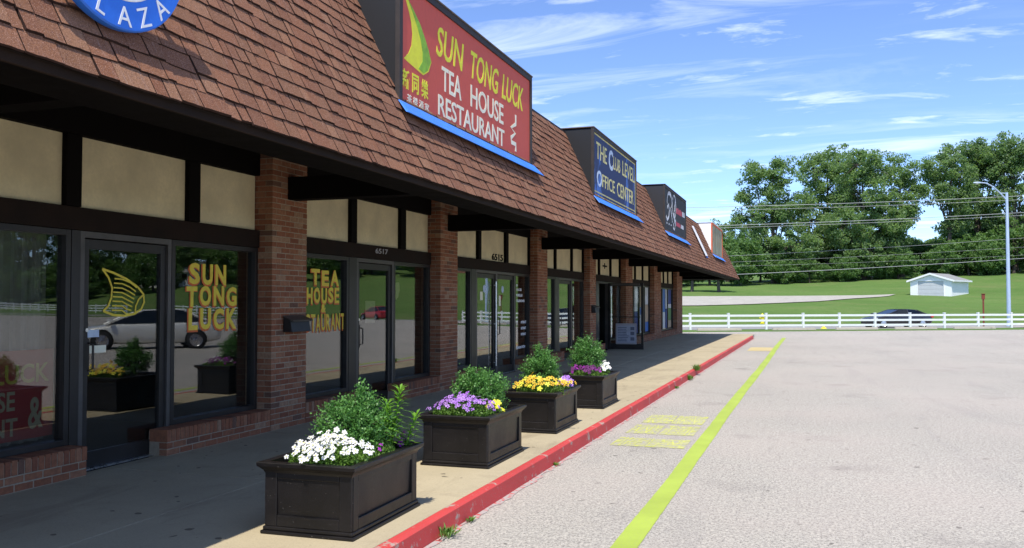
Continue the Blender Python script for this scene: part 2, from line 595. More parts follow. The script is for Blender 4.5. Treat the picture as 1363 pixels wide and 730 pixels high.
    M['garagedoor'] = plain('grey_white_door', (.42, .43, .45), .6, .06, 2)
    M['greyroof'] = plain('grey_roof_shingles', (.20, .20, .195), .95, .15, 3, fine=9, bmp=.4)
    M['pole'] = plain('pale_blue_steel_pole', (.36, .44, .56), .5, .1, 2, metal=.2)
    M['lamp_glass'] = plain('lamp_lens', (.7, .7, .68), .2, .05)
    M['wire'] = plain('bright_cable', (.34, .35, .34), .5, .1, metal=.3)
    M['rust'] = plain('red_brown_post', (.16, .035, .02), .8, .3, 8)
    M['hydrant'] = plain('yellow_hydrant', (.68, .55, .03), .5, .1)
    M['mailbox'] = plain('black_mailbox', (.012, .012, .013), .5, .3)
    M['tyre'] = plain('tyre', (.016, .016, .017), .85, .2, 9)
    M['rim'] = plain('alloy_rim', (.5, .5, .52), .3, .1, metal=.9)
    M['carglass'] = mat_glass('car_glass', (.12, .13, .13), .07)
    M['cabin'] = plain('cabin', (.03, .03, .03), .8)
    M['cardark'] = mat_car('black_car_paint', (.010, .010, .013))
    M['carwhite'] = mat_car('white_car_paint', (.62, .61, .57))
    M['carred'] = mat_car('red_car_paint', (.38, .012, .015))
    M['headlamp'] = plain('headlamp', (.55, .56, .58), .15, .1, metal=.4)
    M['taillamp'] = plain('tail_lamp', (.45, .012, .01), .3, .1)
    M['winyel'] = plain('yellow_window_paint', (.66, .47, .04), .6, .15, 12)
    M['winorg'] = plain('orange_window_paint', (.50, .10, .02), .6, .15, 12)
    M['poster_red'] = plain('red_window_sign', (.20, .020, .016), .7, .08)
    M['poster_pink'] = plain('pale_red_window_sign', (.34, .12, .10), .7, .1)
    M['poster_text'] = plain('dull_cream_text', (.24, .20, .12), .7, .1)
    M['poster_yel'] = plain('dull_yellow_text', (.24, .18, .015), .7, .1)
    M['poster_blue'] = plain('blue_banner', (.035, .12, .36), .6, .3, 3)
    M['poster_navy'] = plain('navy_banner', (.015, .035, .18), .6, .3, 3)
    M['poster_pale'] = plain('pale_banner', (.50, .52, .52), .6, .35, 5)
    M['poster_tan'] = plain('tan_banner', (.38, .27, .17), .6, .35, 5)
    M['poster_green'] = plain('green_banner', (.08, .18, .05), .6, .4, 6)
    M['paper'] = plain('grey_paper', (.32, .34, .40), .7, .15, 6)
    M['paperdark'] = plain('grey_print', (.10, .11, .15), .7, .2)
    M['plastic_frame'] = plain('poster_frame', (.30, .28, .29), .5, .1)
    M['house_brick'] = plain('house_brick', (.22, .10, .07), .9, .2, 2)


make_materials()

# ---------------------------------------------------------------- object helpers
WL = {}      # world location of parents that have no rotation


def tag(o, label=None, cat=None, group=None, kind=None):
    if label: o['label'] = label
    if cat: o['category'] = cat
    if group: o['group'] = group
    if kind: o['kind'] = kind
    return o


def thing(name, loc, label, cat, group=None, rz=0, rx=0):
    o = bpy.data.objects.new(name, None)
    o.empty_display_size = .2
    o.location = loc
    o.rotation_euler = (rx, 0, rz)
    COL.objects.link(o)
    WL[o] = Vector(loc)
    return tag(o, label, cat, group)


def link(name, me, parent=None, loc=(0, 0, 0)):
    o = bpy.data.objects.new(name, me)
    o.location = loc
    COL.objects.link(o)
    if parent is not None:
        o.parent = parent
    return o


class MB:
    """collects vertices and faces of ONE object"""

    def __init__(s):
        s.v, s.f, s.mi, s.tone = [], [], [], []
        s.usetone = False

    def face(s, pts, mi=0, tone=0.):
        n = len(s.v)
        s.v += [tuple(p) for p in pts]
        s.f.append(tuple(range(n, n + len(pts))))
        s.mi.append(mi); s.tone.append(tone)
        return s

    def hexa(s, p, mi=0, tone=0.):
        """8 corners: bottom ring 0-3 counter-clockwise seen from above, top ring 4-7"""
        n = len(s.v)
        s.v += [tuple(q) for q in p]
        for f in ((3, 2, 1, 0), (4, 5, 6, 7), (0, 1, 5, 4), (1, 2, 6, 5), (2, 3, 7, 6), (3, 0, 4, 7)):
            s.f.append(tuple(n + i for i in f)); s.mi.append(mi); s.tone.append(tone)
        return s

    def box(s, a, b, mi=0, tone=0.):
        x0, y0, z0 = (min(a[i], b[i]) for i in range(3))
        x1, y1, z1 = (max(a[i], b[i]) for i in range(3))
        return s.hexa([(x0, y0, z0), (x1, y0, z0), (x1, y1, z0), (x0, y1, z0), (x0, y0, z1), (x1, y0, z1), (x1, y1, z1), (x0, y1, z1)], mi, tone)

    def tube(s, pts, rad, n=6, mi=0, cap=True):
        pts = [Vector(p) for p in pts]
        if isinstance(rad, (int, float)):
            rad = [rad] * len(pts)
        base = len(s.v)
        for i, p in enumerate(pts):
            d = (pts[min(i + 1, len(pts) - 1)] - pts[max(i - 1, 0)]).normalized()
            a = Vector((0, 0, 1)) if abs(d.z) < .9 else Vector((1, 0, 0))
            u = d.cross(a).normalized(); w = d.cross(u).normalized()
            for k in range(n):
                th = 2 * math.pi * k / n
                s.v.append(tuple(p + (u * math.cos(th) + w * math.sin(th)) * rad[i]))
        for i in range(len(pts) - 1):
            for k in range(n):
                a = base + i * n + k; b = base + i * n + (k + 1) % n
                s.f.append((a, a + n, b + n, b)); s.mi.append(mi); s.tone.append(0)
        if cap:
            s.f.append(tuple(base + k for k in range(n))); s.mi.append(mi); s.tone.append(0)
            s.f.append(tuple(base + (len(pts) - 1) * n + k for k in reversed(range(n)))); s.mi.append(mi); s.tone.append(0)
        return s

    def lathe(s, prof, c=(0, 0, 0), n=16, axis='z', mi=0):
        base = len(s.v)
        for r, h in prof:
            for k in range(n):
                th = 2 * math.pi * k / n
                x, y = r * math.cos(th), r * math.sin(th)
                p = (x, y, h) if axis == 'z' else (x, h, y) if axis == 'y' else (h, x, y)
                s.v.append((c[0] + p[0], c[1] + p[1], c[2] + p[2]))
        for i in range(len(prof) - 1):
            for k in range(n):
                a = base + i * n + k; b = base + i * n + (k + 1) % n
                s.f.append((a, b, b + n, a + n)); s.mi.append(mi); s.tone.append(0)
        return s

    def poly_prism(s, pts2, to3, th, mi=0):
        """flat outline pts2 (u,v) mapped by to3(u,v,w), thickness w 0..th"""
        n = len(pts2); base = len(s.v)
        s.v += [tuple(to3(u, v, 0)) for u, v in pts2] + [tuple(to3(u, v, th)) for u, v in pts2]
        s.f.append(tuple(base + n + i for i in range(n))); s.mi.append(mi); s.tone.append(0)
        s.f.append(tuple(base + i for i in reversed(range(n)))); s.mi.append(mi); s.tone.append(0)
        for i in range(n):
            j = (i + 1) % n
            s.f.append((base + i, base + j, base + n + j, base + n + i)); s.mi.append(mi); s.tone.append(0)
        return s

    def mesh(s, name, mats, off=(0, 0, 0)):
        me = bpy.data.meshes.new(name)
        v = s.v if off == (0, 0, 0) else [(a - off[0], b - off[1], c - off[2]) for a, b, c in s.v]
        me.from_pydata(v, [], s.f)
        if not isinstance(mats, (list, tuple)):
            mats = [mats]
        for m in mats:
            me.materials.append(M[m] if isinstance(m, str) else m)
        if len(mats) > 1:
            me.polygons.foreach_set('material_index', s.mi)
        if s.usetone:
            at = me.attributes.new('tone', 'FLOAT', 'FACE')
            at.data.foreach_set('value', s.tone)
        me.update()
        return me

    def build(s, name, mats, parent=None, smooth=False, world=True, bevel=0, origin=None):
        """world: the coordinates are world coordinates; else they are the parent's own"""
        ploc = WL.get(parent, Vector((0, 0, 0))) if (parent is not None and world) else Vector((0, 0, 0))
        if origin is None:
            if parent is None:
                xs = np.array(s.v); lo, hi = xs.min(0), xs.max(0)
                origin = ((lo[0] + hi[0]) / 2, (lo[1] + hi[1]) / 2, lo[2])
            else:
                origin = tuple(ploc)
        me = s.mesh(name, mats, tuple(origin))
        o = link(name, me, parent, Vector(origin) - ploc)
        WL[o] = Vector(origin)
        if smooth:
            me.polygons.foreach_set('use_smooth', [True] * len(me.polygons))
        if bevel:
            b = o.modifiers.new('bevel', 'BEVEL'); b.width = bevel; b.segments = 2; b.limit_method = 'ANGLE'; b.angle_limit = .6
        return o


def recalc(o):
    import bmesh
    bm = bmesh.new(); bm.from_mesh(o.data)
    bmesh.ops.recalc_face_normals(bm, faces=bm.faces)
    bm.to_mesh(o.data); bm.free()


def quads_mesh(name, V, mats, tone=None, mi=None, nv=4):
    """V: (n, nv, 3) numpy array of separate faces"""
    n = len(V)
    me = bpy.data.meshes.new(name)
    me.vertices.add(n * nv)
    me.vertices.foreach_set('co', np.ascontiguousarray(V, dtype=np.float32).ravel())
    me.loops.add(n * nv)
    me.loops.foreach_set('vertex_index', np.arange(n * nv, dtype=np.int32))
    me.polygons.add(n)
    me.polygons.foreach_set('loop_start', np.arange(0, n * nv, nv, dtype=np.int32))
    me.polygons.foreach_set('loop_total', np.full(n, nv, dtype=np.int32))
    for m in (mats if isinstance(mats, (list, tuple)) else [mats]):
        me.materials.append(M[m])
    if tone is not None:
        at = me.attributes.new('tone', 'FLOAT', 'FACE')
        at.data.foreach_set('value', np.asarray(tone, dtype=np.float32))
    me.update(calc_edges=True)
    me.validate()
    return me


def leaf_quads(c, L, W, up=.3, rng=NR, axis=None, droop=0.):
    """diamond leaves at points c (n,3), long axis random or given"""
    n = len(c)
    a = rng.normal(size=(n, 3)) if axis is None else axis + rng.normal(size=(n, 3)) * .25
    a[:, 2] -= droop
    a /= np.linalg.norm(a, axis=1, keepdims=True) + 1e-9
    nn = rng.normal(size=(n, 3)); nn[:, 2] += up * 3
    b = np.cross(nn, a); b /= np.linalg.norm(b, axis=1, keepdims=True) + 1e-9
    L = np.broadcast_to(np.asarray(L, float), (n,))[:, None]; W = np.broadcast_to(np.asarray(W, float), (n,))[:, None]
    V = np.empty((n, 4, 3))
    V[:, 0] = c - a * L * .5
    V[:, 1] = c + b * W * .5 - a * L * .05
    V[:, 2] = c + a * L * .5
    V[:, 3] = c - b * W * .5 - a * L * .05
    return V


# text --------------------------------------------------------------------
def text_geo(txt, bold=0., extrude=0.):
    cu = bpy.data.curves.new('txt', 'FONT')
    cu.body = txt
    cu.size = 1
    cu.offset = bold
    cu.extrude = extrude
    cu.resolution_u = 3
    o = bpy.data.objects.new('txt', cu)
    COL.objects.link(o)
    dg = bpy.context.evaluated_depsgraph_get()
    me = o.evaluated_get(dg).to_mesh()
    v = np.array([tuple(p.co) for p in me.vertices]) if len(me.vertices) else np.zeros((1, 3))
    f = [tuple(p.vertices) for p in me.polygons]
    o.evaluated_get(dg).to_mesh_clear()
    bpy.data.objects.remove(o); bpy.data.curves.remove(cu)
    return v, f


def fit_text(mb, txt, u0, u1, v0, v1, to3, bold=0., th=.004, mi=0, shear=0.):
    """letters stretched into the rectangle u0..u1 x v0..v1 of a surface given by to3(u, v, w)"""
    v, f = text_geo(txt, bold, .5)
    lo, hi = v.min(0), v.max(0)
    su = (u1 - u0) / max(hi[0] - lo[0], 1e-6); sv = (v1 - v0) / max(hi[1] - lo[1], 1e-6)
    base = len(mb.v)
    for p in v:
        uu = u0 + (p[0] - lo[0]) * su; vv = v0 + (p[1] - lo[1]) * sv
        uu += shear * (vv - v0)
        mb.v.append(tuple(to3(uu, vv, (p[2] + .5) * th)))
    for q in f:
        mb.f.append(tuple(base + i for i in q)); mb.mi.append(mi); mb.tone.append(0)
    return mb


def on_x(X):
    return lambda u, v, w: (X + w, u, v)


def stroke(mb, pts, wid, to3, th, mi=0, w0=0.):
    """brush stroke along 2D points, width per point"""
    n = len(pts)
    if isinstance(wid, (int, float)):
        wid = [wid] * n
    P = [Vector(p) for p in pts]
    l, r = [], []
    for i in range(n):
        d = (P[min(i + 1, n - 1)] - P[max(i - 1, 0)]); d.normalize()
        q = Vector((-d.y, d.x)) * wid[i] / 2
        l.append(P[i] + q); r.append(P[i] - q)
    for i in range(n - 1):
        quad = [r[i], r[i + 1], l[i + 1], l[i]]
        mb.poly_prism([tuple(p) for p in quad], lambda u, v, w: to3(u, v, w + w0 + i * 1e-5), th, mi)
    return mb


def arc_pts(cx, cy, rx, ry, a0, a1, n=14):
    return [(cx + rx * math.cos(math.radians(a0 + (a1 - a0) * i / n)), cy + ry * math.sin(math.radians(a0 + (a1 - a0) * i / n))) for i in range(n + 1)]


# ================================================================ SETTING
def build_ground():
    ds = sorted(set([-900, -300, -120, -60, -30, 0, 30, 50] + list(np.arange(56, 160, 2.0)) + [165, 172, 180, 190, 200, 215, 235, 260, 290, 330, 400, 600, 1000, 1800, 3500]))
    ts = sorted(set([-3500, -1500, -700, -350, -200, -120, -90, -70, -50, -40, -30] + list(np.arange(-24, 150, 4.0)) + [160, 175, 195, 220, 260, 330, 450, 700, 1500, 3500]))
    mb = MB()
    for d in ds:
        for t in ts:
            x, y = gp(d, t)
            z = gz(d, t)
            mb.v.append((x, y, z - .02))
    n = len(ts)
    for i in range(len(ds) - 1):
        for j in range(n - 1):
            a = i * n + j
            mb.f.append((a, a + 1, a + n + 1, a + n)); mb.mi.append(0); mb.tone.append(0)
    o = mb.build('ground', 'grass', smooth=True, origin=(0, 0, 0))
    tag(o, kind='structure')

    # parking lot sheet, its far edge runs along the street
    mb = MB()
    top = [(du(50.5, t), t) for t in (-45, 35)] + [(du(58.5, 35), 35), (du(58.5, 63), 63), (du(50.5, 63), 63), (du(50.5, 170), 170)]
    pts = [gp(-60, -45)] + [gp(*q) for q in top] + [gp(-60, 170)]
    pts = pts[::-1]
    mb.face([(x, y, 0) for x, y in pts])
    lot = tag(mb.build('parking_lot', 'asphalt', origin=(0, 0, 0)), kind='structure')

    # street beyond the fence
    mb = MB()
    q = [gp(du(u, t), t) for u, t in ((59.5, -160), (59.5, 45), (59.5, 240), (67.5, 240), (67.5, 45), (67.5, -160))]
    mb.face([(x, y, -.20) for x, y in q])
    road = tag(mb.build('street', 'road', origin=(0, 0, 0)), kind='structure')
    # pale concrete gutter along the street
    mb = MB()
    q = [gp(du(u, t), t) for u, t in ((58.9, -160), (58.9, 35), (59.5, 35), (59.5, -160))]
    mb.face([(x, y, -.19) for x, y in q])
    tag(mb.build('gutter', 'driveway', origin=(0, 0, 0)), kind='structure')

    # gravel drive climbing the bank to the garage
    low = [(94, 8), (95, 20), (97, 26), (101.5, 35), (106.5, 41), (110.5, 47)]
    upp = [(110.5, 8), (110.5, 22), (111, 30), (111.5, 37), (112.3, 43), (113.2, 49)]
    mb = MB()
    seg = 10
    rows = []
    for (a, b) in zip(low, upp):
        rows.append([(a[0] + (b[0] - a[0]) * k / seg, a[1] + (b[1] - a[1]) * k / seg) for k in range(seg + 1)])
    fine = []
    for r0, r1 in zip(rows, rows[1:]):
        for s in range(4):
            fine.append([(p[0] + (q[0] - p[0]) * s / 4, p[1] + (q[1] - p[1]) * s / 4) for p, q in zip(r0, r1)])
    fine.append(rows[-1])
    for r0, r1 in zip(fine, fine[1:]):
        for k in range(seg):
            qd = [r0[k], r1[k], r1[k + 1], r0[k + 1]]
            mb.face([(*gp(*p), gz(*p) + .06) for p in qd])
    o = tag(mb.build('gravel_drive', 'driveway', origin=(0, 0, 0)), kind='structure')

    # sidewalk of cast slabs with open joints, kerb painted red
    mb = MB()
    mb.box((-6.35, -3.0, 0.004), (-2.652, 44.9, .128))
    sw = tag(mb.build('sidewalk', 'stop', origin=(0, 0, 0)), kind='structure')
    y = -3.0
    k = 0
    while y < 44.5:
        ln = 2.44
        y1 = min(y + ln, 44.85)
        for xa, xb in ((-6.34, -4.55), (-4.54, -2.656)):
            m = MB()
            dz = RND.uniform(-.0015, .0015)
            m.box((xa, y + .006, .02), (xb, y1 - .006, .14 + dz))
            m.build('slab', 'concrete', sw, bevel=.006)
        y = y1
    kb = MB()
    ys = np.arange(-3, 43.4, .8)
    wob = [RND.uniform(-.006, .006) for _ in ys]
    prof = [(-2.650, .0), (-2.650, .141), (-2.60, .143), (-2.572, .128), (-2.556, .0)]
    for i, yy in enumerate(ys):
        for x, z in prof:
            kb.v.append((x + wob[i] * (1 if x > -2.64 else 0), yy, z + (.006 * math.sin(yy * 2.1) * .3 if z > .1 else 0)))
    n = len(prof)
    for i in range(len(ys) - 1):
        for k in range(n - 1):
            a = i * n + k
            kb.f.append((a, a + 1, a + n + 1, a + n)); kb.mi.append(0); kb.tone.append(0)
    kb.f.append(tuple(range((len(ys) - 1) * n, len(ys) * n))); kb.mi.append(0); kb.tone.append(0)
    kerb = tag(kb.build('kerb', 'red', origin=(0, 0, 0)), kind='structure')
    # ragged overspray of red at the foot of the kerb
    mb = MB()
    yy = -2.
    pts = []
    while yy < 43:
        pts.append((-2.552 + .045 + RND.uniform(-.03, .035), yy)); yy += RND.uniform(.05, .16)
    for p, q in zip(pts, pts[1:]):
        mb.face([(-2.556, p[1], .004), (p[0], p[1], .004), (q[0], q[1], .004), (-2.556, q[1], .004)])
    mb.build('paint_overspray', 'redchip', lot)
    # long yellow-green line
    mb = MB()
    yy = -2.
    pr = None
    while yy < 44.3:
        c = -1.255 + .012 * math.sin(yy * .31) + .003 * math.sin(yy * 1.7)
        w = .088 + .003 * math.sin(yy * 1.3) + RND.uniform(-.003, .003)
        cur = ((c - w, yy), (c + w, yy))
        if pr:
            mb.face([(pr[0][0], pr[0][1], .004), (pr[1][0], pr[1][1], .004), (cur[1][0], cur[1][1], .004), (cur[0][0], cur[0][1], .004)])
        pr = cur
        yy += .12
    mb.build('painted_line', 'yellow', lot)
    # stencilled rows between line and kerb
    flat = lambda u, v, w: (u, v, .004 + w)
    for i, (txt, v0, v1, x0, x1) in enumerate((("FIRE LANE", 10.42, 11.08, -2.29, -1.42), ("ANY TIME", 11.45, 12.30, -2.31, -1.44), ("NO PARKING", 12.50, 13.42, -2.29, -1.45))):
        m = MB()
        fit_text(m, txt, x0, x1, v0, v1, flat, bold=0., th=.001)
        m.build('stencilled_lettering', 'yellow_worn', lot)
        half = (x0 + x1) / 2 - .02
        for xa, xb in ((x0, half - .015), (half + .015, x1)):
            p = MB(); p.face([(xa, v0, .0025), (xb, v0, .0025), (xb, v1, .0025), (xa, v1, .0025)]); p.build('worn_paint_patch', 'yellow_faint', lot)
    m = MB()
    m.face([(-2.15, 32.0, .005), (-1.34, 32.0, .005), (-1.36, 34.6, .005), (-2.17, 34.6, .005)])
    m.build('faded_paint_patch', 'yellow_old', lot)
    # asphalt repair cracks and an old yellow line far across the lot
    m = MB()
    pr = None
    for k in range(26):
        u = 46.0; t = 29 + k * .35
        x, y = gp(u - k * .12, t)
        if pr:
            m.face([(pr[0], pr[1], .004), (pr[0] + .10, pr[1] - .08, .004), (x + .10, y - .08, .004), (x, y, .004)])
        pr = (x, y)
    m.build('painted_line', 'yellow_old', lot)
    return lot


LOT = build_ground()


# ================================================================ THE SHOP BUILDING
XP, XG = -6.20, -6.45          # pier face, glass plane
Z0 = .14                       # sidewalk level
EX, EZ = -3.50, 2.87           # eave edge
RX, RZ = -4.42, 4.91           # ridge edge of the mansard
YA, YB = -2.2, 46.8            # roof ends
mall = thing('strip_mall', (-9.0, 22.0, 0), 'long single storey brick shop row with steep red shingled mansard canopy', 'building')

PIERS = [(-1.95, -1.15), (4.05, 4.85), (9.26, 10.04), (14.42, 15.22), (20.28, 21.12), (25.59, 26.35), (30.95, 32.20), (36.95, 38.70), (43.50, 45.40)]
CH = .0677

brick_lib = {}
SINGLE = [0]


def brick_mesh(dx, dy, dz):
    key = (round(dx, 3), round(dy, 3), round(dz, 3))
    if key not in brick_lib:
        m = MB()
        x, y, z = dx / 2, dy / 2, dz / 2
        b = .0035
        # box with its outer face edges eased (outer face is +X)
        p = [(-x, -y, -z), (x - b, -y, -z), (x - b, y, -z), (-x, y, -z), (-x, -y, z), (x - b, -y, z), (x - b, y, z), (-x, y, z)]
        m.v = p + [(x, -y + b, -z + b), (x, y - b, -z + b), (x, y - b, z - b), (x, -y + b, z - b)]
        m.f = [(3, 2, 1, 0), (4, 5, 6, 7), (0, 1, 5, 4), (2, 3, 7, 6), (3, 0, 4, 7), (8, 9, 10, 11),
               (1, 2, 9, 8), (2, 6, 10, 9), (6, 5, 11, 10), (5, 1, 8, 11)]
        m.mi = [0] * len(m.f); m.tone = [0.] * len(m.f)
        brick_lib[key] = m.mesh('brick', 'brick')
    return brick_lib[key]


def lay_bricks(parent, bricks, single):
    """bricks: list of (lo, hi) boxes. single: each an object; else joined"""
    if single:
        for lo, hi in bricks:
            c = [(a + b) / 2 for a, b in zip(lo, hi)]
            me = brick_mesh(hi[0] - lo[0], hi[1] - lo[1], hi[2] - lo[2])
            o = link('brick', me, parent, Vector(c) - WL[parent])
            o.location.x += RND.uniform(-.002, .002)
            SINGLE[0] += 1
    else:
        mb = MB(); mb.usetone = True
        for lo, hi in bricks:
            j = RND.uniform(-.002, .002)
            mb.box((lo[0], lo[1], lo[2]), (hi[0] + j, hi[1], hi[2]), tone=RND.random())
        tag(mb.build('bricks', 'brick', parent), kind='stuff')


def pier_bricks(y0, y1, ztop=3.52):
    out = []
    w = y1 - y0
    nb = max(3, round((w + .01) / .204))
    mod = (w + .01) / nb
    k = 0
    z = Z0 + .004
    while z + .0577 <= ztop:
        za, zb = z, z + .0577
        if k % 2 == 0:
            cuts = [y0 + i * mod for i in range(nb + 1)]
        else:
            cuts = [y0] + [y0 + mod / 2 + i * mod for i in range(nb)] + [y1 + .01]
        for a, b in zip(cuts, cuts[1:]):
            dep = .095
            if k % 2 == 1 and (a == cuts[0] or b == cuts[-1]):
                dep = .192
            out.append(((XP - dep, a, za), (XP, b - .01, zb)))
        for ya, yb in ((y0, y0 + .092), (y1 - .092, y1)):
            x1 = XP - .105 if k % 2 == 0 else XP - .202
            out.append(((XG - .05, ya, za), (x1, yb, zb)))
        z += CH; k += 1
    return out


def base_bricks(y0, y1):
    out = []
    w = y1 - y0
    nb = max(2, round((w + .01) / .204)); mod = (w + .01) / nb
    for k in range(2):
        z = Z0 + .004 + k * CH
        cuts = [y0 + i * mod for i in range(nb + 1)] if k == 0 else [y0] + [y0 + mod / 2 + i * mod for i in range(nb)] + [y1 + .01]
        for a, b in zip(cuts, cuts[1:]):
            out.append(((XP - .095, a, z), (XP, b - .01, z + .0577)))
    nr = max(3, round((w + .01) / .0677)); mr = (w + .01) / nr
    for i in range(nr):
        out.append(((XG + .03, y0 + i * mr, Z0 + .004 + 2 * CH), (XP + .004, y0 + (i + 1) * mr - .01, .402)))
    return out


def build_piers():
    for i, (a, b) in enumerate(PIERS):
        m = MB()
        m.box((XG - .12, a + .006, 0.05), (XP - .004, b - .006, 3.53))
        p = m.build('pier', 'mortar', mall, origin=(XP - .1, (a + b) / 2, Z0))
        br = pier_bricks(a, b)
        lay_bricks(p, br, single=(i == 2))
    # base walls below the windows
    for (a, b, single) in BASES:
        m = MB()
        m.box((XG + .02, a + .006, 0.05), (XP - .004, b - .006, .385))
        p = m.build('base_wall', 'mortar', mall, origin=(XP - .1, (a + b) / 2, Z0))
        lay_bricks(p, base_bricks(a, b), single)


BASES = [(-1.14, 4.04, False), (4.86, 6.39, True), (7.44, 9.25, True), (10.05, 11.62, False), (12.82, 14.41, False), (15.23, 16.55, False),
         (19.2, 20.27, False), (21.13, 22.7, False), (24.1, 25.58, False), (26.36, 27.6, False), (29.0, 30.94, False), (32.21, 36.94, False), (38.71, 43.49, False)]
build_piers()


def wood_piece(name, a, b, mat='wood'):
    m = MB(); m.box(a, b)
    return m.build(name, mat, mall, bevel=.006)


def build_canopy():
    # ceiling, eave box and beams
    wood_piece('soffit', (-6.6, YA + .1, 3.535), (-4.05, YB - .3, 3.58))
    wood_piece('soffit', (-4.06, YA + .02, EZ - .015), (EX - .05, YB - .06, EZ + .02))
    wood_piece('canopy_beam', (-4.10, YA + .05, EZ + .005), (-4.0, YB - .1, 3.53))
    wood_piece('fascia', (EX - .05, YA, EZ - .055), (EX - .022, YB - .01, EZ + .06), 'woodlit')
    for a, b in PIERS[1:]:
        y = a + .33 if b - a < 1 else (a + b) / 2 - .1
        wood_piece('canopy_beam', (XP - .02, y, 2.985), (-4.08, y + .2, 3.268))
    # far end of the canopy
    wood_piece('fascia', (-16, YB - .03, EZ - .05), (EX - .06, YB - .005, EZ + .05), 'woodlit')
    wood_piece('soffit', (-16, 45.42, EZ - .012), (-4.07, YB - .05, EZ + .02))
    # solid roof behind the shingles
    m = MB()
    ix = .02
    prof = [(EX - .02, EZ + .03), (RX - .02, RZ), (RX - .25, RZ)]
    y0, y1 = YA, YB
    run = EX - RX
    A = [(EX - .02, y0, EZ), (EX - .02, y1, EZ), (RX - .02, y1 - run, RZ), (RX - .02, y0, RZ)]
    m.face(A)
    B = [(RX - .02, y0, RZ), (RX - .02, y1 - run, RZ), (-15.2, y1 - run, RZ), (-15.2, y0, RZ)]
    m.face(B, 1)
    m.face([(EX - .02, y1, EZ), (-16.1, y1, EZ), (-15.2, y1 - run, RZ), (RX - .02, y1 - run, RZ)])
    m.face([(EX - .02, y0, EZ), (RX - .02, y0, RZ), (-15.2, y0, RZ), (-16.1, y0, EZ)])
    m.face([(-15.2, y0, RZ), (-15.2, y1 - run, RZ), (-16.1, y1, EZ), (-16.1, y0, EZ)])
    roof = m.build('roof', ['roofbase', 'gravelroof'], mall, origin=(-9, 22, RZ))
    # ridge cap
    m = MB()
    m.hexa([(RX - .26, y0, RZ - .01), (RX + .012, y0, RZ - .035), (RX + .012, y1 - run, RZ - .035), (RX - .26, y1 - run, RZ - .01),
            (RX - .26, y0, RZ + .045), (RX + .02, y0, RZ + .035), (RX + .02, y1 - run, RZ + .035), (RX - .26, y1 - run, RZ + .045)])
    o = m.build('ridge_cap', 'boxdark', roof, world=True)
    # shingles: slabs lapped over one another
    sl = Vector((RX - EX, 0, RZ - EZ)); ln = sl.length; sl.normalize()
    nrm = Vector((-sl.z, 0, sl.x)); nrm = nrm if nrm.x > 0 else -nrm
    ncourse = 17
    exp = ln / ncourse
    org = Vector((EX, 0, EZ))
    widths = [.07, .10, .13, .155, .185, .22, .27]
    lib = {}

    def slab(w, var):
        """local: x along Y of the roof, y up the slope, z out of the roof"""
        key = (w, var)
        if key in lib: return lib[key]
        rr = random.Random(int(w * 1000) * 7 + var)
        m = MB()
        n = 4
        th = .016 + .006 * (var % 3) / 2
        lo_ = (0, -.004, .006, .002)[var]; tl_ = rr.uniform(-.004, .004)
        low = [lo_ + tl_ * (i / n - .5) + rr.uniform(-.0022, .0022) for i in range(n + 1)]
        bot, top = [], []
        for i in range(n + 1):
            x = -w / 2 + w * i / n
            bot.append((x, low[i], .004)); top.append((x, low[i] + .003, th))
        bk = [(w / 2, exp + .07, -.006), (-w / 2, exp + .07, -.006)]
        # front (butt), top face, sides
        for i in range(n):
            m.v += []
        m.v = bot + top + [(w / 2, exp + .07, .001), (-w / 2, exp + .07, .001), (w / 2, exp + .07, -.004), (-w / 2, exp + .07, -.004)]
        k = n + 1
        for i in range(n):
            m.f.append((i, i + 1, k + i + 1, k + i))
        m.f.append(tuple(range(k, 2 * k)) + (2 * k, 2 * k + 1))
        m.f.append((n, 2 * k + 2, 2 * k, k + n))
        m.f.append((0, k, 2 * k + 1, 2 * k + 3))
        m.mi = [1] * n + [0, 1, 1]; m.tone = [0.] * len(m.f)
        lib[key] = m
        return m
    cells = []
    yvis = 2.6
    for c in range(ncourse):
        y = y0 + RND.uniform(-.2, 0)
        hip = y1 - run * (c + .3) / ncourse
        while y < hip:
            w = RND.choice(widths)
            cells.append((c, y + w / 2, w, RND.randrange(4)))
            y += w + RND.uniform(.005, .013)
    # nearest shingles in view stand as single objects
    def near(cl):
        c, y, w, v = cl
        p = org + sl * (exp * c)
        if y < 2.95 + .16 * c: return 1e9
        return (Vector((p.x, y, p.z)) - Vector((0, 0, 1.7))).length
    order = sorted(range(len(cells)), key=lambda i: near(cells[i]))
    single = set(order[:300])
    meshes = {}
    mb = MB(); mb.usetone = True
    for i, (c, y, w, v) in enumerate(cells):
        m = slab(w, v)
        p = org + sl * (exp * c - .012) + nrm * (.006 + RND.uniform(0, .008))
        rot = Matrix(((0, sl.x, nrm.x), (1, 0, 0), (0, sl.z, nrm.z)))
        dy = RND.uniform(-.004, .004)
        if i in single:
            if (w, v) not in meshes:
                meshes[(w, v)] = m.mesh('shingle', ['shingle', 'shingle_edge'])
            o = link('shingle', meshes[(w, v)], roof, Vector((p.x, y, p.z)) - WL[roof])
            o.rotation_euler = (rot @ Matrix.Rotation(RND.uniform(-.012, .012), 3, 'Z')).to_euler()
        else:
            n = len(mb.v)
            for q in m.v:
                g = rot @ Vector(q)
                mb.v.append((p.x + g.x, y + g.y, p.z + g.z))
            tn = RND.random()
            for f in m.f:
                mb.f.append(tuple(n + k for k in f)); mb.tone.append(tn)
            mb.mi += m.mi
    tag(mb.build('shingles', ['shingle', 'shingle_edge'], roof), kind='stuff')
    # a strip of pale flashing left from a sign that was taken down
    m = MB()
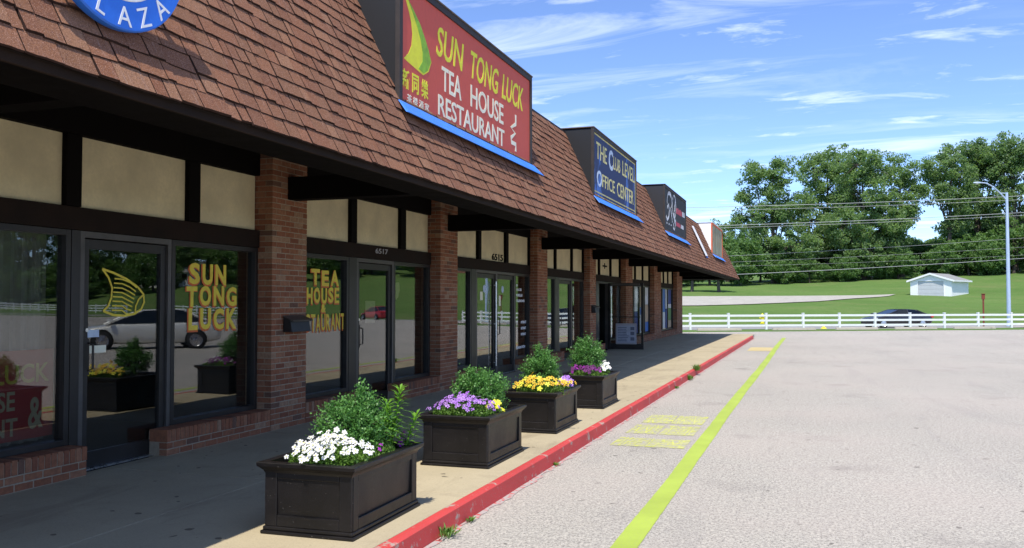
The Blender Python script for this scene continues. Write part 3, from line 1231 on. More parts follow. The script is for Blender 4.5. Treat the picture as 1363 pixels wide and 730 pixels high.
    for x0, z0, x1, z1, yy in ((-3.70, 3.38, -4.21, 4.50, 33.1),):
        off = nrm * .05
        m.hexa([(x0 + off.x, yy, z0 + off.z), (x0 + off.x + .05, yy, z0 + off.z), (x0 + off.x + .05, yy + .22, z0 + off.z), (x0 + off.x, yy + .22, z0 + off.z),
                (x1 + off.x, yy, z1 + off.z), (x1 + off.x + .05, yy, z1 + off.z), (x1 + off.x + .05, yy + .22, z1 + off.z), (x1 + off.x, yy + .22, z1 + off.z)])
    m.build('flashing_strip', 'paleblue', roof)
    m = MB()
    m.hexa([(-3.66, 33.32, 3.34), (-3.60, 33.32, 3.34), (-3.60, 33.42, 3.34), (-3.66, 33.42, 3.34),
            (-4.17, 33.32, 4.46), (-4.11, 33.32, 4.46), (-4.11, 33.42, 4.46), (-4.17, 33.42, 4.46)])
    m.build('flashing_strip', 'blue', roof)
    return roof


ROOF = build_canopy()


def build_walls():
    m = MB()
    m.box((-15.0, YA + .3, 0.02), (-14.8, 45.2, 4.8))          # rear
    m.box((-14.79, 45.0, 0.02), (XG - .125, 45.2, 4.8))        # far end
    m.box((-14.79, YA + .3, 0.02), (XG - .125, YA + .5, 4.8))  # near end
    m.build('wall', 'stucco', mall)
    m = MB()
    m.box((-6.62, YA + .6, 3.59), (-6.47, 45.0, 4.8))
    m.build('wall', 'wood', mall)
    # rooms behind the glass
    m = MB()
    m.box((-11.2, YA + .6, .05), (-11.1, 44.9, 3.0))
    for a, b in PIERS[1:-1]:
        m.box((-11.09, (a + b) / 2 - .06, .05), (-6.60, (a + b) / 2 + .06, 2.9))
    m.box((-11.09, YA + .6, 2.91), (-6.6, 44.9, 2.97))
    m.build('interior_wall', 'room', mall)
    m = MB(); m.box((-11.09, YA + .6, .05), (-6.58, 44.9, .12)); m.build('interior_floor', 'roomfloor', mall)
    # wooden header over the shop fronts and plate over the transoms
    for (a, b) in zip(PIERS, PIERS[1:]):
        y0, y1 = a[1] + .004, b[0] - .004
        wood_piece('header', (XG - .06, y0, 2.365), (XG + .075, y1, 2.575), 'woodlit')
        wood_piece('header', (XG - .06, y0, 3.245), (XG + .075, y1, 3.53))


build_walls()


def transom(y0, y1, cuts):
    """cuts: list of (a, b) board spans; posts fill the rest"""
    prev = y0
    for a, b in cuts:
        if a - prev > .03:
            wood_piece('transom_post', (XG - .05, prev + .003, 2.578), (XG + .07, a, 3.242))
        m = MB(); m.box((XG - .04, a + .002, 2.579), (XG + .012, b - .002, 3.241))
        m.build('transom_panel', 'panel', mall)
        prev = b
    if y1 - prev > .03:
        wood_piece('transom_post', (XG - .05, prev, 2.578), (XG + .07, y1 - .003, 3.242))


ZT = 2.362


def frame_bars(m, y0, y1, z0, z1, w, dep, x=XG):
    """a rectangular metal frame"""
    xa, xb = x - dep / 2, x + dep / 2
    m.box((xa, y0, z0), (xb, y0 + w, z1))
    m.box((xa, y1 - w, z0), (xb, y1, z1))
    m.box((xa + .001, y0 + w, z0), (xb - .001, y1 - w, z0 + w))
    m.box((xa + .001, y0 + w, z1 - w), (xb - .001, y1 - w, z1))


def window(y0, y1, z0=.405, w=.055, mat='metal'):
    m = MB()
    frame_bars(m, y0 + .003, y1 - .003, z0, ZT, w, .11)
    o = m.build('window', mat, mall, origin=(XG, (y0 + y1) / 2, z0), bevel=.003)
    g = MB(); g.box((XG - .004, y0 + w - .01, z0 + w - .01), (XG + .004, y1 - w + .01, ZT - w + .01))
    g.build('pane', 'glass', o)
    return o


def door(y0, y1, hinge='far', handle='plate', mat='metalgrey'):
    """aluminium door: jamb outside, leaf with stiles and rails"""
    m = MB()
    xa, xb = XG - .055, XG + .055
    m.box((xa, y0, Z0), (xb, y0 + .05, ZT)); m.box((xa, y1 - .05, Z0), (xb, y1, ZT)); m.box((xa, y0 + .05, ZT - .06), (xb, y1 - .05, ZT))
    o = m.build('door', mat, mall, origin=(XG, (y0 + y1) / 2, Z0), bevel=.003)
    a, b = y0 + .056, y1 - .056
    lf = MB()
    x0, x1 = XG - .02, XG + .028
    sw = .075
    lf.box((x0, a, Z0 + .012), (x1, a + sw, ZT - .07)); lf.box((x0, b - sw, Z0 + .012), (x1, b, ZT - .07))
    lf.box((x0 + .001, a + sw, ZT - .16), (x1 - .001, b - sw, ZT - .07)); lf.box((x0 + .001, a + sw, Z0 + .012), (x1 - .001, b - sw, Z0 + .16))
    leaf = lf.build('leaf', 'metal', o, bevel=.003)
    g = MB(); g.box((XG - .003, a + sw - .008, Z0 + .15), (XG + .003, b - sw + .008, ZT - .15)); g.build('pane', 'glass', o)
    th = MB(); th.box((XG - .09, y0 + .051, Z0 - .004), (XG + .07, y1 - .051, Z0 + .010)); th.build('threshold', 'steel', o)
    s = 1 if hinge == 'far' else -1
    hy = a + .045 if hinge == 'far' else b - .045
    if handle == 'plate':
        h = MB()
        h.box((x1 + .001, hy - .035, 1.02), (x1 + .012, hy + .035, 1.36))
        h.tube([(x1 + .012, hy + s * .02, 1.06), (x1 + .06, hy + s * .03, 1.08), (x1 + .06, hy + s * .03, 1.30), (x1 + .012, hy + s * .02, 1.32)], .011, 6)
        h.build('handle', 'metal', o)
        k = MB(); k.lathe([(0, .02), (.018, .02), (.020, 0)], (x1, hy - .004, 1.44), 10, 'x'); k.build('lock', 'steel', o)
    elif handle == 'bar':
        h = MB()
        h.tube([(x1 + .05, hy, .34), (x1 + .05, hy, 2.14)], .014, 8)
        for zz in (.42, 1.24, 2.06):
            h.box((x1, hy - .01, zz - .01), (x1 + .05, hy + .01, zz + .01))
        h.build('handle', 'steel', o)
    elif handle == 'pull':
        h = MB()
        h.tube([(x1, hy, 1.0), (x1 + .06, hy, 1.02), (x1 + .06, hy, 1.36), (x1, hy, 1.38)], .013, 6)
        h.build('handle', 'metal', o)
    return o


def mullion(y0, y1):
    m = MB(); m.box((XG - .055, y0 + .002, .12), (XG + .058, y1 - .002, ZT)); return m.build('mullion', 'metal', mall, bevel=.003)


def build_bays():
    W = {}
    # bay before the frame
    W['0a'] = window(-1.14, 1.5); W['0b'] = window(1.51, 4.04)
    transom(-1.15, 4.05, [(-1.1, .7), (.85, 2.3), (2.45, 4.0)])
    # bay 1
    W['1a'] = window(4.86, 6.37); mullion(6.372, 6.478); W['1d'] = door(6.48, 7.71); W['1b'] = window(7.715, 9.255)
    transom(4.85, 9.26, [(4.95, 6.29), (6.47, 7.96), (8.15, 9.24)])
    # bay 2
    W['2a'] = window(10.045, 11.50); mullion(11.502, 11.738); W['2d'] = door(11.74, 12.97); W['2b'] = window(12.975, 14.415)
    transom(10.04, 14.42, [(10.07, 11.54), (11.72, 13.20), (13.40, 14.40)])
    # bay 3 with double door
    W['3a'] = window(15.225, 16.42); mullion(16.422, 16.698); W['3d'] = door(16.70, 17.92, 'near', 'bar'); W['3e'] = door(17.925, 19.16, 'far', 'pull'); W['3b'] = window(19.165, 20.275)
    transom(15.22, 20.28, [(15.26, 16.78), (16.96, 18.5), (18.68, 20.22)])
    # bay 4
    W['4a'] = window(21.125, 22.52); mullion(22.522, 22.858); W['4d'] = door(22.86, 24.2); W['4b'] = window(24.205, 25.585)
    transom(21.12, 25.59, [(21.16, 22.5), (22.62, 24.2), (24.32, 25.52)])
    # bay 5: the door stands open
    W['5a'] = window(26.355, 27.2); mullion(27.202, 27.548)
    W['5b'] = window(29.0, 30.945)
    transom(26.35, 30.95, [(26.4, 27.6), (27.75, 29.3), (29.45, 30.85)])
    m = MB()
    xa, xb = XG - .055, XG + .055
    m.box((xa, 27.55, Z0), (xb, 27.61, ZT)); m.box((xa, 28.94, Z0), (xb, 28.997, ZT)); m.box((xa, 27.61, ZT - .06), (xb, 28.94, ZT))
    od = m.build('door', 'metalgrey', mall, origin=(XG, 28.3, Z0))
    od['label'] = 'glass door standing open with a framed notice'
    yh = 28.91
    x0, x1 = XG + .06, XG + 1.24
    lf = MB()
    lf.box((x0, yh - .022, Z0 + .012), (x0 + .08, yh + .022, ZT - .03)); lf.box((x1 - .08, yh - .022, Z0 + .012), (x1, yh + .022, ZT - .03))
    lf.box((x0 + .08, yh - .021, ZT - .13), (x1 - .08, yh + .021, ZT - .03)); lf.box((x0 + .08, yh - .021, Z0 + .012), (x1 - .08, yh + .021, Z0 + .20))
    lf.build('leaf', 'metal', od, bevel=.003)
    g = MB(); g.box((x0 + .07, yh - .003, Z0 + .19), (x1 - .07, yh + .003, ZT - .12)); g.build('pane', 'glass', od)
    h = MB(); h.box((x0 + .08, yh - .06, 1.20), (x1 - .09, yh - .045, 1.225)); h.build('push_bar', 'metal', od)
    h = MB(); h.tube([(x0 + .12, yh - .07, .55), (x0 + .12, yh - .07, 2.0)], .012, 6); h.build('handle', 'steel', od)
    c = MB(); c.box((x0 + .1, yh - .07, ZT - .11), (x1 - .12, yh - .024, ZT - .045)); c.build('door_closer', 'metalgrey', od)
    p = MB(); p.box((x0 + .26, yh - .034, .32), (x0 + .95, yh - .026, 1.0)); p.build('notice_frame', 'plastic_frame', od)
    p = MB(); p.box((x0 + .30, yh - .040, .37), (x0 + .91, yh - .0345, .93)); p.build('notice', 'paper', od)
    p = MB()
    for k in range(9):
        z = .42 + k * .054
        p.box((x0 + .33, yh - .0425, z), (x0 + .33 + RND.uniform(.28, .38), yh - .0405, z + .022))
    for z in (.44, .62, .78):
        p.box((x0 + .75, yh - .0425, z), (x0 + .88, yh - .0405, z + .11))
    p.build('notice_print', 'paperdark', od)
    # far bays: plain windows
    ys = [32.205, 33.4, 34.6, 35.8, 36.945]
    for a, b in zip(ys, ys[1:]): W['6%d' % ys.index(a)] = window(a, b - .002)
    transom(32.2, 36.95, [(32.3, 33.7), (33.85, 35.3), (35.45, 36.85)])
    ys = [38.705, 40.3, 41.9, 43.495]
    for a, b in zip(ys, ys[1:]): W['7%d' % ys.index(a)] = window(a, b - .002)
    transom(38.7, 43.5, [(38.75, 39.4), (39.55, 40.6), (40.75, 41.9), (42.05, 43.4)])
    return W


WIN = build_bays()


def word(parent, mat, txt, a, b, z0, z1, to3, bold=.006, th=.003, shear=0., name='lettering'):
    m = MB()
    fit_text(m, txt, a, b, z0, z1, to3, bold=bold, th=th, shear=shear)
    return m.build(name, mat, parent)


def win_text(win, rows, X=XG + .0045):
    """fat hand-painted letters: orange shadow below, yellow above, each letter on its own"""
    for txt, a, b, z0, z1 in rows:
        n = len(txt)
        wd = [{'I': .4, 'N': 1.08, 'O': 1.08, 'G': 1.05, 'E': .85, 'L': .82, '&': .9}.get(c, 1.) for c in txt]
        tot = sum(wd)
        y = a
        for k, c in enumerate(txt):
            w = (b - a) * wd[k] / tot
            thin = w / (z1 - z0) < .75
            g = w * .10
            j = RND.uniform(-.008, .008)
            word(win, 'winorg', c, y + g - .020, y + w - g + .004, z0 - .022 + j, z1 - .004 + j, on_x(X + .001), .026 if thin else .045, .001, name='lettering_shadow')
            word(win, 'winyel', c, y + g, y + w - g, z0 + j, z1 + j, on_x(X + .003), .018 if thin else .040, .001)
            y += w


def build_glass_print():
    win_text(WIN['1b'], [("SUN", 8.03, 8.72, 1.90, 2.135), ("TONG", 7.99, 8.92, 1.655, 1.88), ("LUCK", 8.03, 8.92, 1.395, 1.635)])
    win_text(WIN['2a'], [("TEA", 10.52, 11.32, 1.93, 2.15), ("HOUSE", 10.42, 11.32, 1.685, 1.905), ("&", 10.80, 10.95, 1.55, 1.67), ("RESTAURANT", 10.16, 11.48, 1.305, 1.535)])
    # a sail drawn in yellow outline on the door
    m = MB()
    to3 = on_x(XG + .0035)
    out = [(6.80, 2.02), (6.95, 1.985), (7.12, 1.93), (7.28, 1.85), (7.36, 1.78), (7.37, 1.70), (7.33, 1.63), (7.24, 1.585), (7.10, 1.565), (6.95, 1.575), (6.82, 1.615)]
    stroke(m, out, .022, to3, .001)
    stroke(m, [(6.80, 2.02), (6.88, 1.94), (6.93, 1.84), (6.92, 1.74), (6.88, 1.66), (6.82, 1.615)], .022, to3, .001, w0=.001)
    stroke(m, [(7.36, 1.78), (7.29, 1.73), (7.25, 1.66), (7.24, 1.585)], .018, to3, .001, w0=.002)
    for k in range(8):
        z = 1.93 - k * .044
        stroke(m, [(6.955 - .004 * k, z), (7.06, z - .004), (7.17 - k * .008, z - .035), (7.26 - k * .012, z - .085 + k * .006)], .013, to3, .001, w0=.003)
    m.build('sail_drawing', 'winyel', WIN['1d'])
    # small stickers on the first door
    m = MB(); m.box((XG + .03, 6.60, 1.37), (XG + .034, 6.74, 1.44)); m.build('sticker', 'signpale', WIN['1d'])
    m = MB(); m.box((XG + .03, 6.58, 1.22), (XG + .034, 6.83, 1.29)); m.build('sticker', 'signcream', WIN['1d'])
    # red sign and drapes hanging inside the left window
    m = MB(); m.box((XG - .10, 4.95, .50), (XG - .09, 6.33, 1.28)); m.build('window_sign', 'poster_red', WIN['1a'])
    m = MB(); fit_text(m, "TONG LUCK", 4.98, 6.28, .99, 1.16, on_x(XG - .088), bold=.02, th=.002); m.build('window_sign_lettering', 'poster_yel', WIN['1a'])
    for w, a, b, z0, z1 in (("TEA HOUSE", 4.92, 5.92, .76, .93), ("RESTAURANT", 4.75, 5.95, .54, .70), ("&", 6.06, 6.22, .58, .86)):
        word(WIN['1a'], 'poster_text', w, a, b, z0, z1, on_x(XG - .088), .02, .002, name='window_sign_lettering')
    m = MB()
    n = 90
    for k in range(n):
        a = 4.9 + (6.36 - 4.9) * k / n; b = 4.9 + (6.36 - 4.9) * (k + 1) / n
        f = lambda y: XG - .22 - .03 * math.sin(y * 42) - .01 * math.sin(y * 97)
        m.face([(f(a), a, .45), (f(b), b, .45), (f(b), b, 2.34), (f(a), a, 2.34)])
    m.build('curtain', 'curtain', WIN['1a'], smooth=True)
    # white lines of print in the third shop's window, round decals on its doors
    for z, l in ((2.06, .10), (1.96, .40), (1.83, .46), (1.70, .62), (1.20, .40), (1.06, .38), (.92, .38), (.62, .66)):
        y0 = 19.40 if z > 1.4 or z < .7 else 19.75
        word(WIN['3b'], 'signwhite', {2.06: "HH", 1.96: "VOICES", 1.83: "WIRELESS", 1.70: "TELEPHONES"}.get(z, "INTERNET" if z > .7 else "BUSINESS SYSTEM"), y0, y0 + l, z, z + .06, on_x(XG + .0045), bold=.03, th=.001)
    for k, y in (('3d', 17.3), ('3e', 18.45)):
        m = MB(); m.lathe([(0, .0055), (.075, .0055), (.08, .0035)], (XG, y, 1.98), 18, 'x'); m.build('decal', 'signpale', WIN[k])
    m = MB(); m.box((XG + .0035, 17.05, 1.74), (XG + .005, 17.2, 1.92)); m.build('sticker', 'signcream', WIN['3d'])
    m = MB(); m.box((XG + .0035, 18.2, 1.62), (XG + .005, 18.32, 1.84)); m.build('sticker', 'signcream', WIN['3e'])
    m = MB(); m.box((XG - .05, 12.2, 1.38), (XG - .045, 12.52, 1.72)); m.build('notice', 'poster_text', WIN['2d'])
    m = MB()
    m.poly_prism([(13.12, 2.02), (13.33, 2.03), (13.36, 1.9), (13.30, 1.78), (13.22, 1.74), (13.14, 1.84)], on_x(XG - .03), .004); m.build('decal', 'poster_text', WIN['2b'])
    m = MB(); m.box((XG + .005, 15.3, 1.20), (XG + .009, 15.34, 1.25)); m.build('decal', 'signwhite', WIN['3a'])
    # leafy house plant shape behind the second window is only hinted by the reflections
    # tall banners in the far windows
    spec = [('60', .1, .45, [('poster_navy', 1.5, 2.25), ('poster_pale', .6, 1.48)]), ('61', .35, 1.0, [('poster_pale', 1.35, 2.3), ('poster_navy', .5, 1.34)]),
            ('62', .3, .9, [('poster_tan', 1.5, 2.3), ('poster_blue', 1.2, 1.49), ('poster_pale', .5, 1.19)]), ('63', .25, .95, [('poster_pale', 1.6, 2.3), ('poster_tan', .9, 1.59), ('poster_blue', .5, .89)]),
            ('70', .5, 1.35, [('poster_blue', 1.16, 2.3), ('poster_tan', .5, 1.15)]), ('71', .15, .95, [('poster_blue', 1.25, 2.3), ('poster_pale', .5, 1.24)]),
            ('71', 1.1, 1.5, [('poster_pale', 1.4, 2.3), ('poster_navy', .5, 1.39)]),
            ('72', .25, 1.2, [('poster_navy', 1.62, 2.3), ('poster_pale', 1.42, 1.61), ('poster_green', .85, 1.41), ('poster_tan', .5, .84)])]
    base = {'60': 32.205, '61': 33.4, '62': 34.6, '63': 35.8, '70': 38.705, '71': 40.3, '72': 41.9}
    for k, a, b, parts in spec:
        for mt, z0, z1 in parts:
            m = MB(); m.box((XG + .012, base[k] + a, z0), (XG + .018, base[k] + b, z1)); m.build('banner', mt, WIN[k])
    m = MB()
    for k in range(9):
        m.box((XG + .019, 39.45, 1.25 + k * .11), (XG + .021, 39.45 + .32, 1.25 + k * .11 + .06))
    m.build('banner_print', 'signpale', WIN['70'])
    # house numbers
    m = MB(); fit_text(m, "6517", 12.28, 12.70, 2.455, 2.535, on_x(XG + .077), bold=.01, th=.008); m.build('house_number', 'plastic_frame', mall)
    m = MB(); fit_text(m, "6515", 17.72, 18.42, 2.60, 2.74, on_x(XG + .013), bold=.02, th=.012); m.build('house_number', 'wood', mall)
    m = MB(); m.box((XG + .013, 28.3, 2.86), (XG + .03, 28.9, 2.91)); m.box((XG + .013, 28.55, 2.80), (XG + .028, 28.62, 2.98)); m.build('house_number', 'wood', mall)


build_glass_print()


# ---------------------------------------------------------------- signs on the roof
def roof_x(z):
    return EX + (z - EZ) * (RX - EX) / (RZ - EZ)


def sign_box(name, y0, y1, label, side_mat, frame_mat, face_mat, cap_mat, sill='blue', front=-3.875, zb=3.66, zt=4.99):
    t = thing(name, (roof_x(zb) - .2, (y0 + y1) / 2, zb), label, 'sign', 'box signs on the mansard roof')
    m = MB()
    xb = front
    # wedge-shaped cabinet: vertical front, back following the roof slope
    prof = [(xb - .02, zb), (xb - .02, zt - .02), (RX - .10, zt - .02), (RX - .10, RZ - .05), (roof_x(zb) - .03, zb)]
    n = len(prof)
    m.v = [(x, y0, z) for x, z in prof] + [(x, y1, z) for x, z in prof]
    m.f = [tuple(range(n)), tuple(n + i for i in reversed(range(n)))] + [(i, i + n, (i + 1) % n + n, (i + 1) % n) for i in range(n)]
    m.mi = [0] * len(m.f); m.tone = [0] * len(m.f)
    o = m.build('cabinet', side_mat, t); recalc(o)
    m = MB()
    frame_bars(m, y0 - .01, y1 + .01, zb - .005, zt + .005, .07, .05, x=xb)
    m.build('frame', frame_mat, t)
    m = MB(); m.box((xb - .018, y0 + .055, zb + .06), (xb + .006, y1 - .055, zt - .06)); face = m.build('face', face_mat, t)
    m = MB(); m.box((RX - .08, y0 - .02, zt + .006), (xb + .035, y1 + .02, zt + .022)); m.build('cap', cap_mat, t)
    # flashing skirt lying on the shingles
    m = MB()
    sx = roof_x(zb - .14) + .075
    m.hexa([(sx, y0 - .13, zb - .105), (sx + .018, y0 - .13, zb - .105), (sx + .018, y1 + .13, zb - .105), (sx, y1 + .13, zb - .105),
            (xb + .028, y0 - .05, zb + .04), (xb + .042, y0 - .05, zb + .04), (xb + .042, y1 + .05, zb + .04), (xb + .028, y1 + .05, zb + .04)])
    m.build('flashing', sill, t)
    return t, face


def build_signs():
    XF = -3.875 + .006
    t, f = sign_box('roof_sign', 7.93, 12.32, 'largest red box sign with yellow and cream lettering and blue skirt', 'boxblack', 'boxdark', 'signred', 'boxtop')
    to3 = on_x(XF)
    for w, a, b in (("SUN", 8.86, 9.62), ("TONG", 9.86, 10.86), ("LUCK", 11.04, 11.93)):
        word(t, 'signyel', w, a, b, 4.41, 4.75, to3, .012, shear=.16)
    for w, a, b in (("新", 8.02, 8.18), ("同", 8.25, 8.41), ("樂", 8.48, 8.65)):
        word(t, 'signyel', w, a, b, 3.86, 4.06, to3, .02)
    for w, a, b, z0, z1 in (("TEA", 9.02, 9.60, 4.06, 4.33), ("HOUSE", 9.90, 11.10, 4.06, 4.33), ("RESTAURANT", 8.92, 11.14, 3.765, 3.995)):
        word(t, 'signcream', w, a, b, z0, z1, to3, .012)
    for k, w in enumerate("茶楼酒家"):
        word(t, 'signcream', w, 8.13 + k * .145, 8.24 + k * .145, 3.74, 3.82, to3, .01)
    m = MB()
    stroke(m, [(11.62, 4.30), (11.62, 4.17), (11.42, 4.09), (11.60, 4.04), (11.42, 3.95), (11.44, 3.89), (11.62, 3.89), (11.62, 3.79)], .06, to3, .003)
    m.build('lettering', 'signcream', t)
    sail = [(8.03, 4.86), (8.12, 4.80), (8.28, 4.72), (8.44, 4.62), (8.56, 4.51), (8.66, 4.40), (8.73, 4.29), (8.66, 4.17), (8.52, 4.10), (8.36, 4.12), (8.20, 4.14), (8.05, 4.16), (8.16, 4.24), (8.23, 4.34), (8.25, 4.46), (8.22, 4.58), (8.16, 4.68), (8.09, 4.77)]
    m = MB(); m.poly_prism(sail, on_x(XF), .002); m.build('sail_emblem', 'signyel', t)
    green = [(8.14, 4.79), (8.28, 4.715), (8.44, 4.615), (8.56, 4.505), (8.655, 4.40), (8.72, 4.29), (8.64, 4.18), (8.53, 4.12), (8.40, 4.14), (8.50, 4.24), (8.50, 4.34), (8.45, 4.46), (8.36, 4.58), (8.25, 4.69)]
    m = MB(); m.poly_prism(green, on_x(XF + .002), .002); m.build('sail_emblem', 'signgreen', t)

    t, f = sign_box('roof_sign', 16.22, 20.52, 'peeling blue box sign with gold lettering, second along the roof', 'boxblack', 'boxdark', 'clubblue', 'boxtop')
    for w, a, b, z0, z1 in (("THE", 16.5, 17.42, 4.46, 4.78), ("LUB", 18.06, 18.74, 4.46, 4.74), ("LEVEL", 18.98, 20.36, 4.46, 4.78), ("FFICE", 17.02, 18.18, 3.96, 4.22), ("CENTER", 18.42, 20.22, 3.94, 4.25)):
        word(t, 'clubgold', w, a, b, z0, z1, to3, .004)
    m = MB(); frame_bars(m, 16.29, 20.45, 3.725, 4.925, .03, .004, x=XF + .002); m.build('gold_border', 'signgold', t)
    m = MB(); m.box((XF, 16.33, 3.80), (XF + .003, 20.4, 3.825)); m.build('gold_border', 'signgold', t)
    word(t, 'signpale', "C", 17.6, 18.0, 4.40, 4.82, to3, .03)
    word(t, 'signpale', "O", 16.55, 16.98, 3.93, 4.25, to3, .02)

    t, f = sign_box('roof_sign', 24.78, 29.22, 'black box sign with white script swirls and red words', 'boxdark2', 'boxdark', 'signblack', 'boxdark')
    m = MB()
    # worn script: two tall looping strokes
    stroke(m, arc_pts(25.75, 4.60, .45, .26, 200, -30), [.05] * 5 + [.11] * 5 + [.05] * 5, to3, .002)
    stroke(m, [(25.3, 4.4), (25.55, 4.5), (25.7, 4.36), (25.6, 4.16), (25.3, 4.05), (25.12, 4.14)], .09, to3, .002, w0=.001)
    stroke(m, arc_pts(26.65, 4.56, .36, .33, 190, -170, 22), .06, to3, .002, w0=.002)
    stroke(m, [(26.9, 4.78), (26.75, 4.5), (26.55, 4.25), (26.75, 4.1), (27.0, 4.2)], .09, to3, .002, w0=.003)
    stroke(m, [(26.3, 4.35), (26.65, 4.3), (26.9, 4.05), (26.7, 3.86), (26.45, 3.9), (26.55, 4.05)], .07, to3, .002, w0=.004)
    stroke(m, [(25.9, 4.45), (26.15, 4.2), (26.25, 4.05)], .08, to3, .002, w0=.005)
    m.build('script', 'faintwhite', t)
    for y0, y1, z0, z1 in ((25.2, 25.3, 3.93, 3.98), (25.6, 25.7, 3.93, 3.98), (26.0, 26.1, 3.93, 3.98), (28.45, 28.95, 4.42, 4.58), (28.1, 28.7, 4.02, 4.14)):
        m = MB(); m.box((XF, y0, z0), (XF + .002, y1, z1)); m.build('lettering', 'faintwhite', t)
    for k in range(9):
        m = MB()
        if k < 5: m.box((XF, 27.1 + k * .25, 4.40), (XF + .002, 27.1 + k * .25 + .19, 4.56 + .03 * (k % 2)))
        else: m.box((XF, 27.1 + (k - 5) * .23, 4.02), (XF + .002, 27.1 + (k - 5) * .23 + .18, 4.13 + .02 * (k % 2)))
        m.build('lettering', 'faintred', t)

    t, f = sign_box('roof_sign', 37.3, 41.7, 'farthest box sign, white sides with orange frame and faded olive face', 'boxwhite', 'orange', 'olive', 'boxwhite')
    m = MB()
    for k in range(3):
        m = MB(); m.box((XF, 38.2 + k * 1.1, 4.1), (XF + .003, 38.7 + k * 1.1, 4.75)); m.build('worn_print', 'poster_text', t)
    for k in (1, 2):
        m = MB(); yy = 37.3 + k * 1.46; m.box((XF, yy - .02, 3.73), (XF + .004, yy + .02, 4.92)); m.build('mullion', 'boxtop', t)

    # round blue plaza sign
    cy, cz, X = 3.83, 3.715, -3.55
    t = thing('plaza_sign', (X - .1, cy, cz - .53), 'round blue sign with white lettering round its lower rim', 'sign')
    m = MB()
    m.lathe([(0, -.05), (.528, -.05), (.532, -.03), (.532, .0), (.524, .01), (0, .01)], (X, cy, cz), 56, 'x')
    o = m.build('disc', 'discblue', t); recalc(o)
    m = MB(); m.lathe([(0, .016), (.366, .016), (.370, .0105)], (X, cy, cz), 56, 'x'); m.build('white_field', 'signwhite', t)
    for ch, a in zip("PLAZA", (-36, -16, 4.6, 24, 45)):
        m = MB()
        v, fc = text_geo(ch, .0, .5)
        lo, hi = v.min(0), v.max(0)
        th = math.radians(a)
        base = len(m.v)
        for p in v:
            u = (p[0] - (lo[0] + hi[0]) / 2) * .155
            w = (p[1] - lo[1]) * .155
            r = .508 - w
            # letters stand upright along the lower rim
            yy = cy + r * math.sin(th) + u * math.cos(th)
            zz = cz - r * math.cos(th) + u * math.sin(th)
            m.v.append((X + .011 + (p[2] + .5) * .003, yy, zz))
        for q in fc:
            m.f.append(tuple(base + i for i in q)); m.mi.append(0); m.tone.append(0)
        m.build('lettering', 'signwhite', t)
    m = MB()
    for yy in (cy - .3, cy + .3):
        m.box((-4.15, yy - .02, cz + .1), (X - .051, yy + .02, cz + .14))
    m.build('bracket', 'metal', t)


build_signs()


# ---------------------------------------------------------------- mailboxes
def build_mailboxes():
    for y0, y1, z0, z1, lab in ((9.50, 9.93, 1.33, 1.52, 'black mailbox on the nearest brick pier'), (25.72, 26.2, 1.38, 1.60, 'black mailbox on the pier behind the farthest planter')):
        t = thing('mailbox', (XP + .07, (y0 + y1) / 2, z0), lab, 'mailbox', 'wall mailboxes')
        m = MB()
        m.hexa([(XP + .006, y0, z0), (XP + .14, y0, z0), (XP + .14, y1, z0), (XP + .006, y1, z0), (XP + .006, y0, z1), (XP + .11, y0, z1 - .03), (XP + .11, y1, z1 - .03), (XP + .006, y1, z1)])
        m.build('box', 'mailbox', t, bevel=.008)
        m = MB()
        m.hexa([(XP + .01, y0 - .012, z1 + .002), (XP + .155, y0 - .012, z1 - .06), (XP + .155, y1 + .012, z1 - .06), (XP + .01, y1 + .012, z1 + .002),
                (XP + .01, y0 - .012, z1 + .014), (XP + .16, y0 - .012, z1 - .045), (XP + .16, y1 + .012, z1 - .045), (XP + .01, y1 + .012, z1 + .014)])
        m.build('lid', 'metalgrey', t)


build_mailboxes()


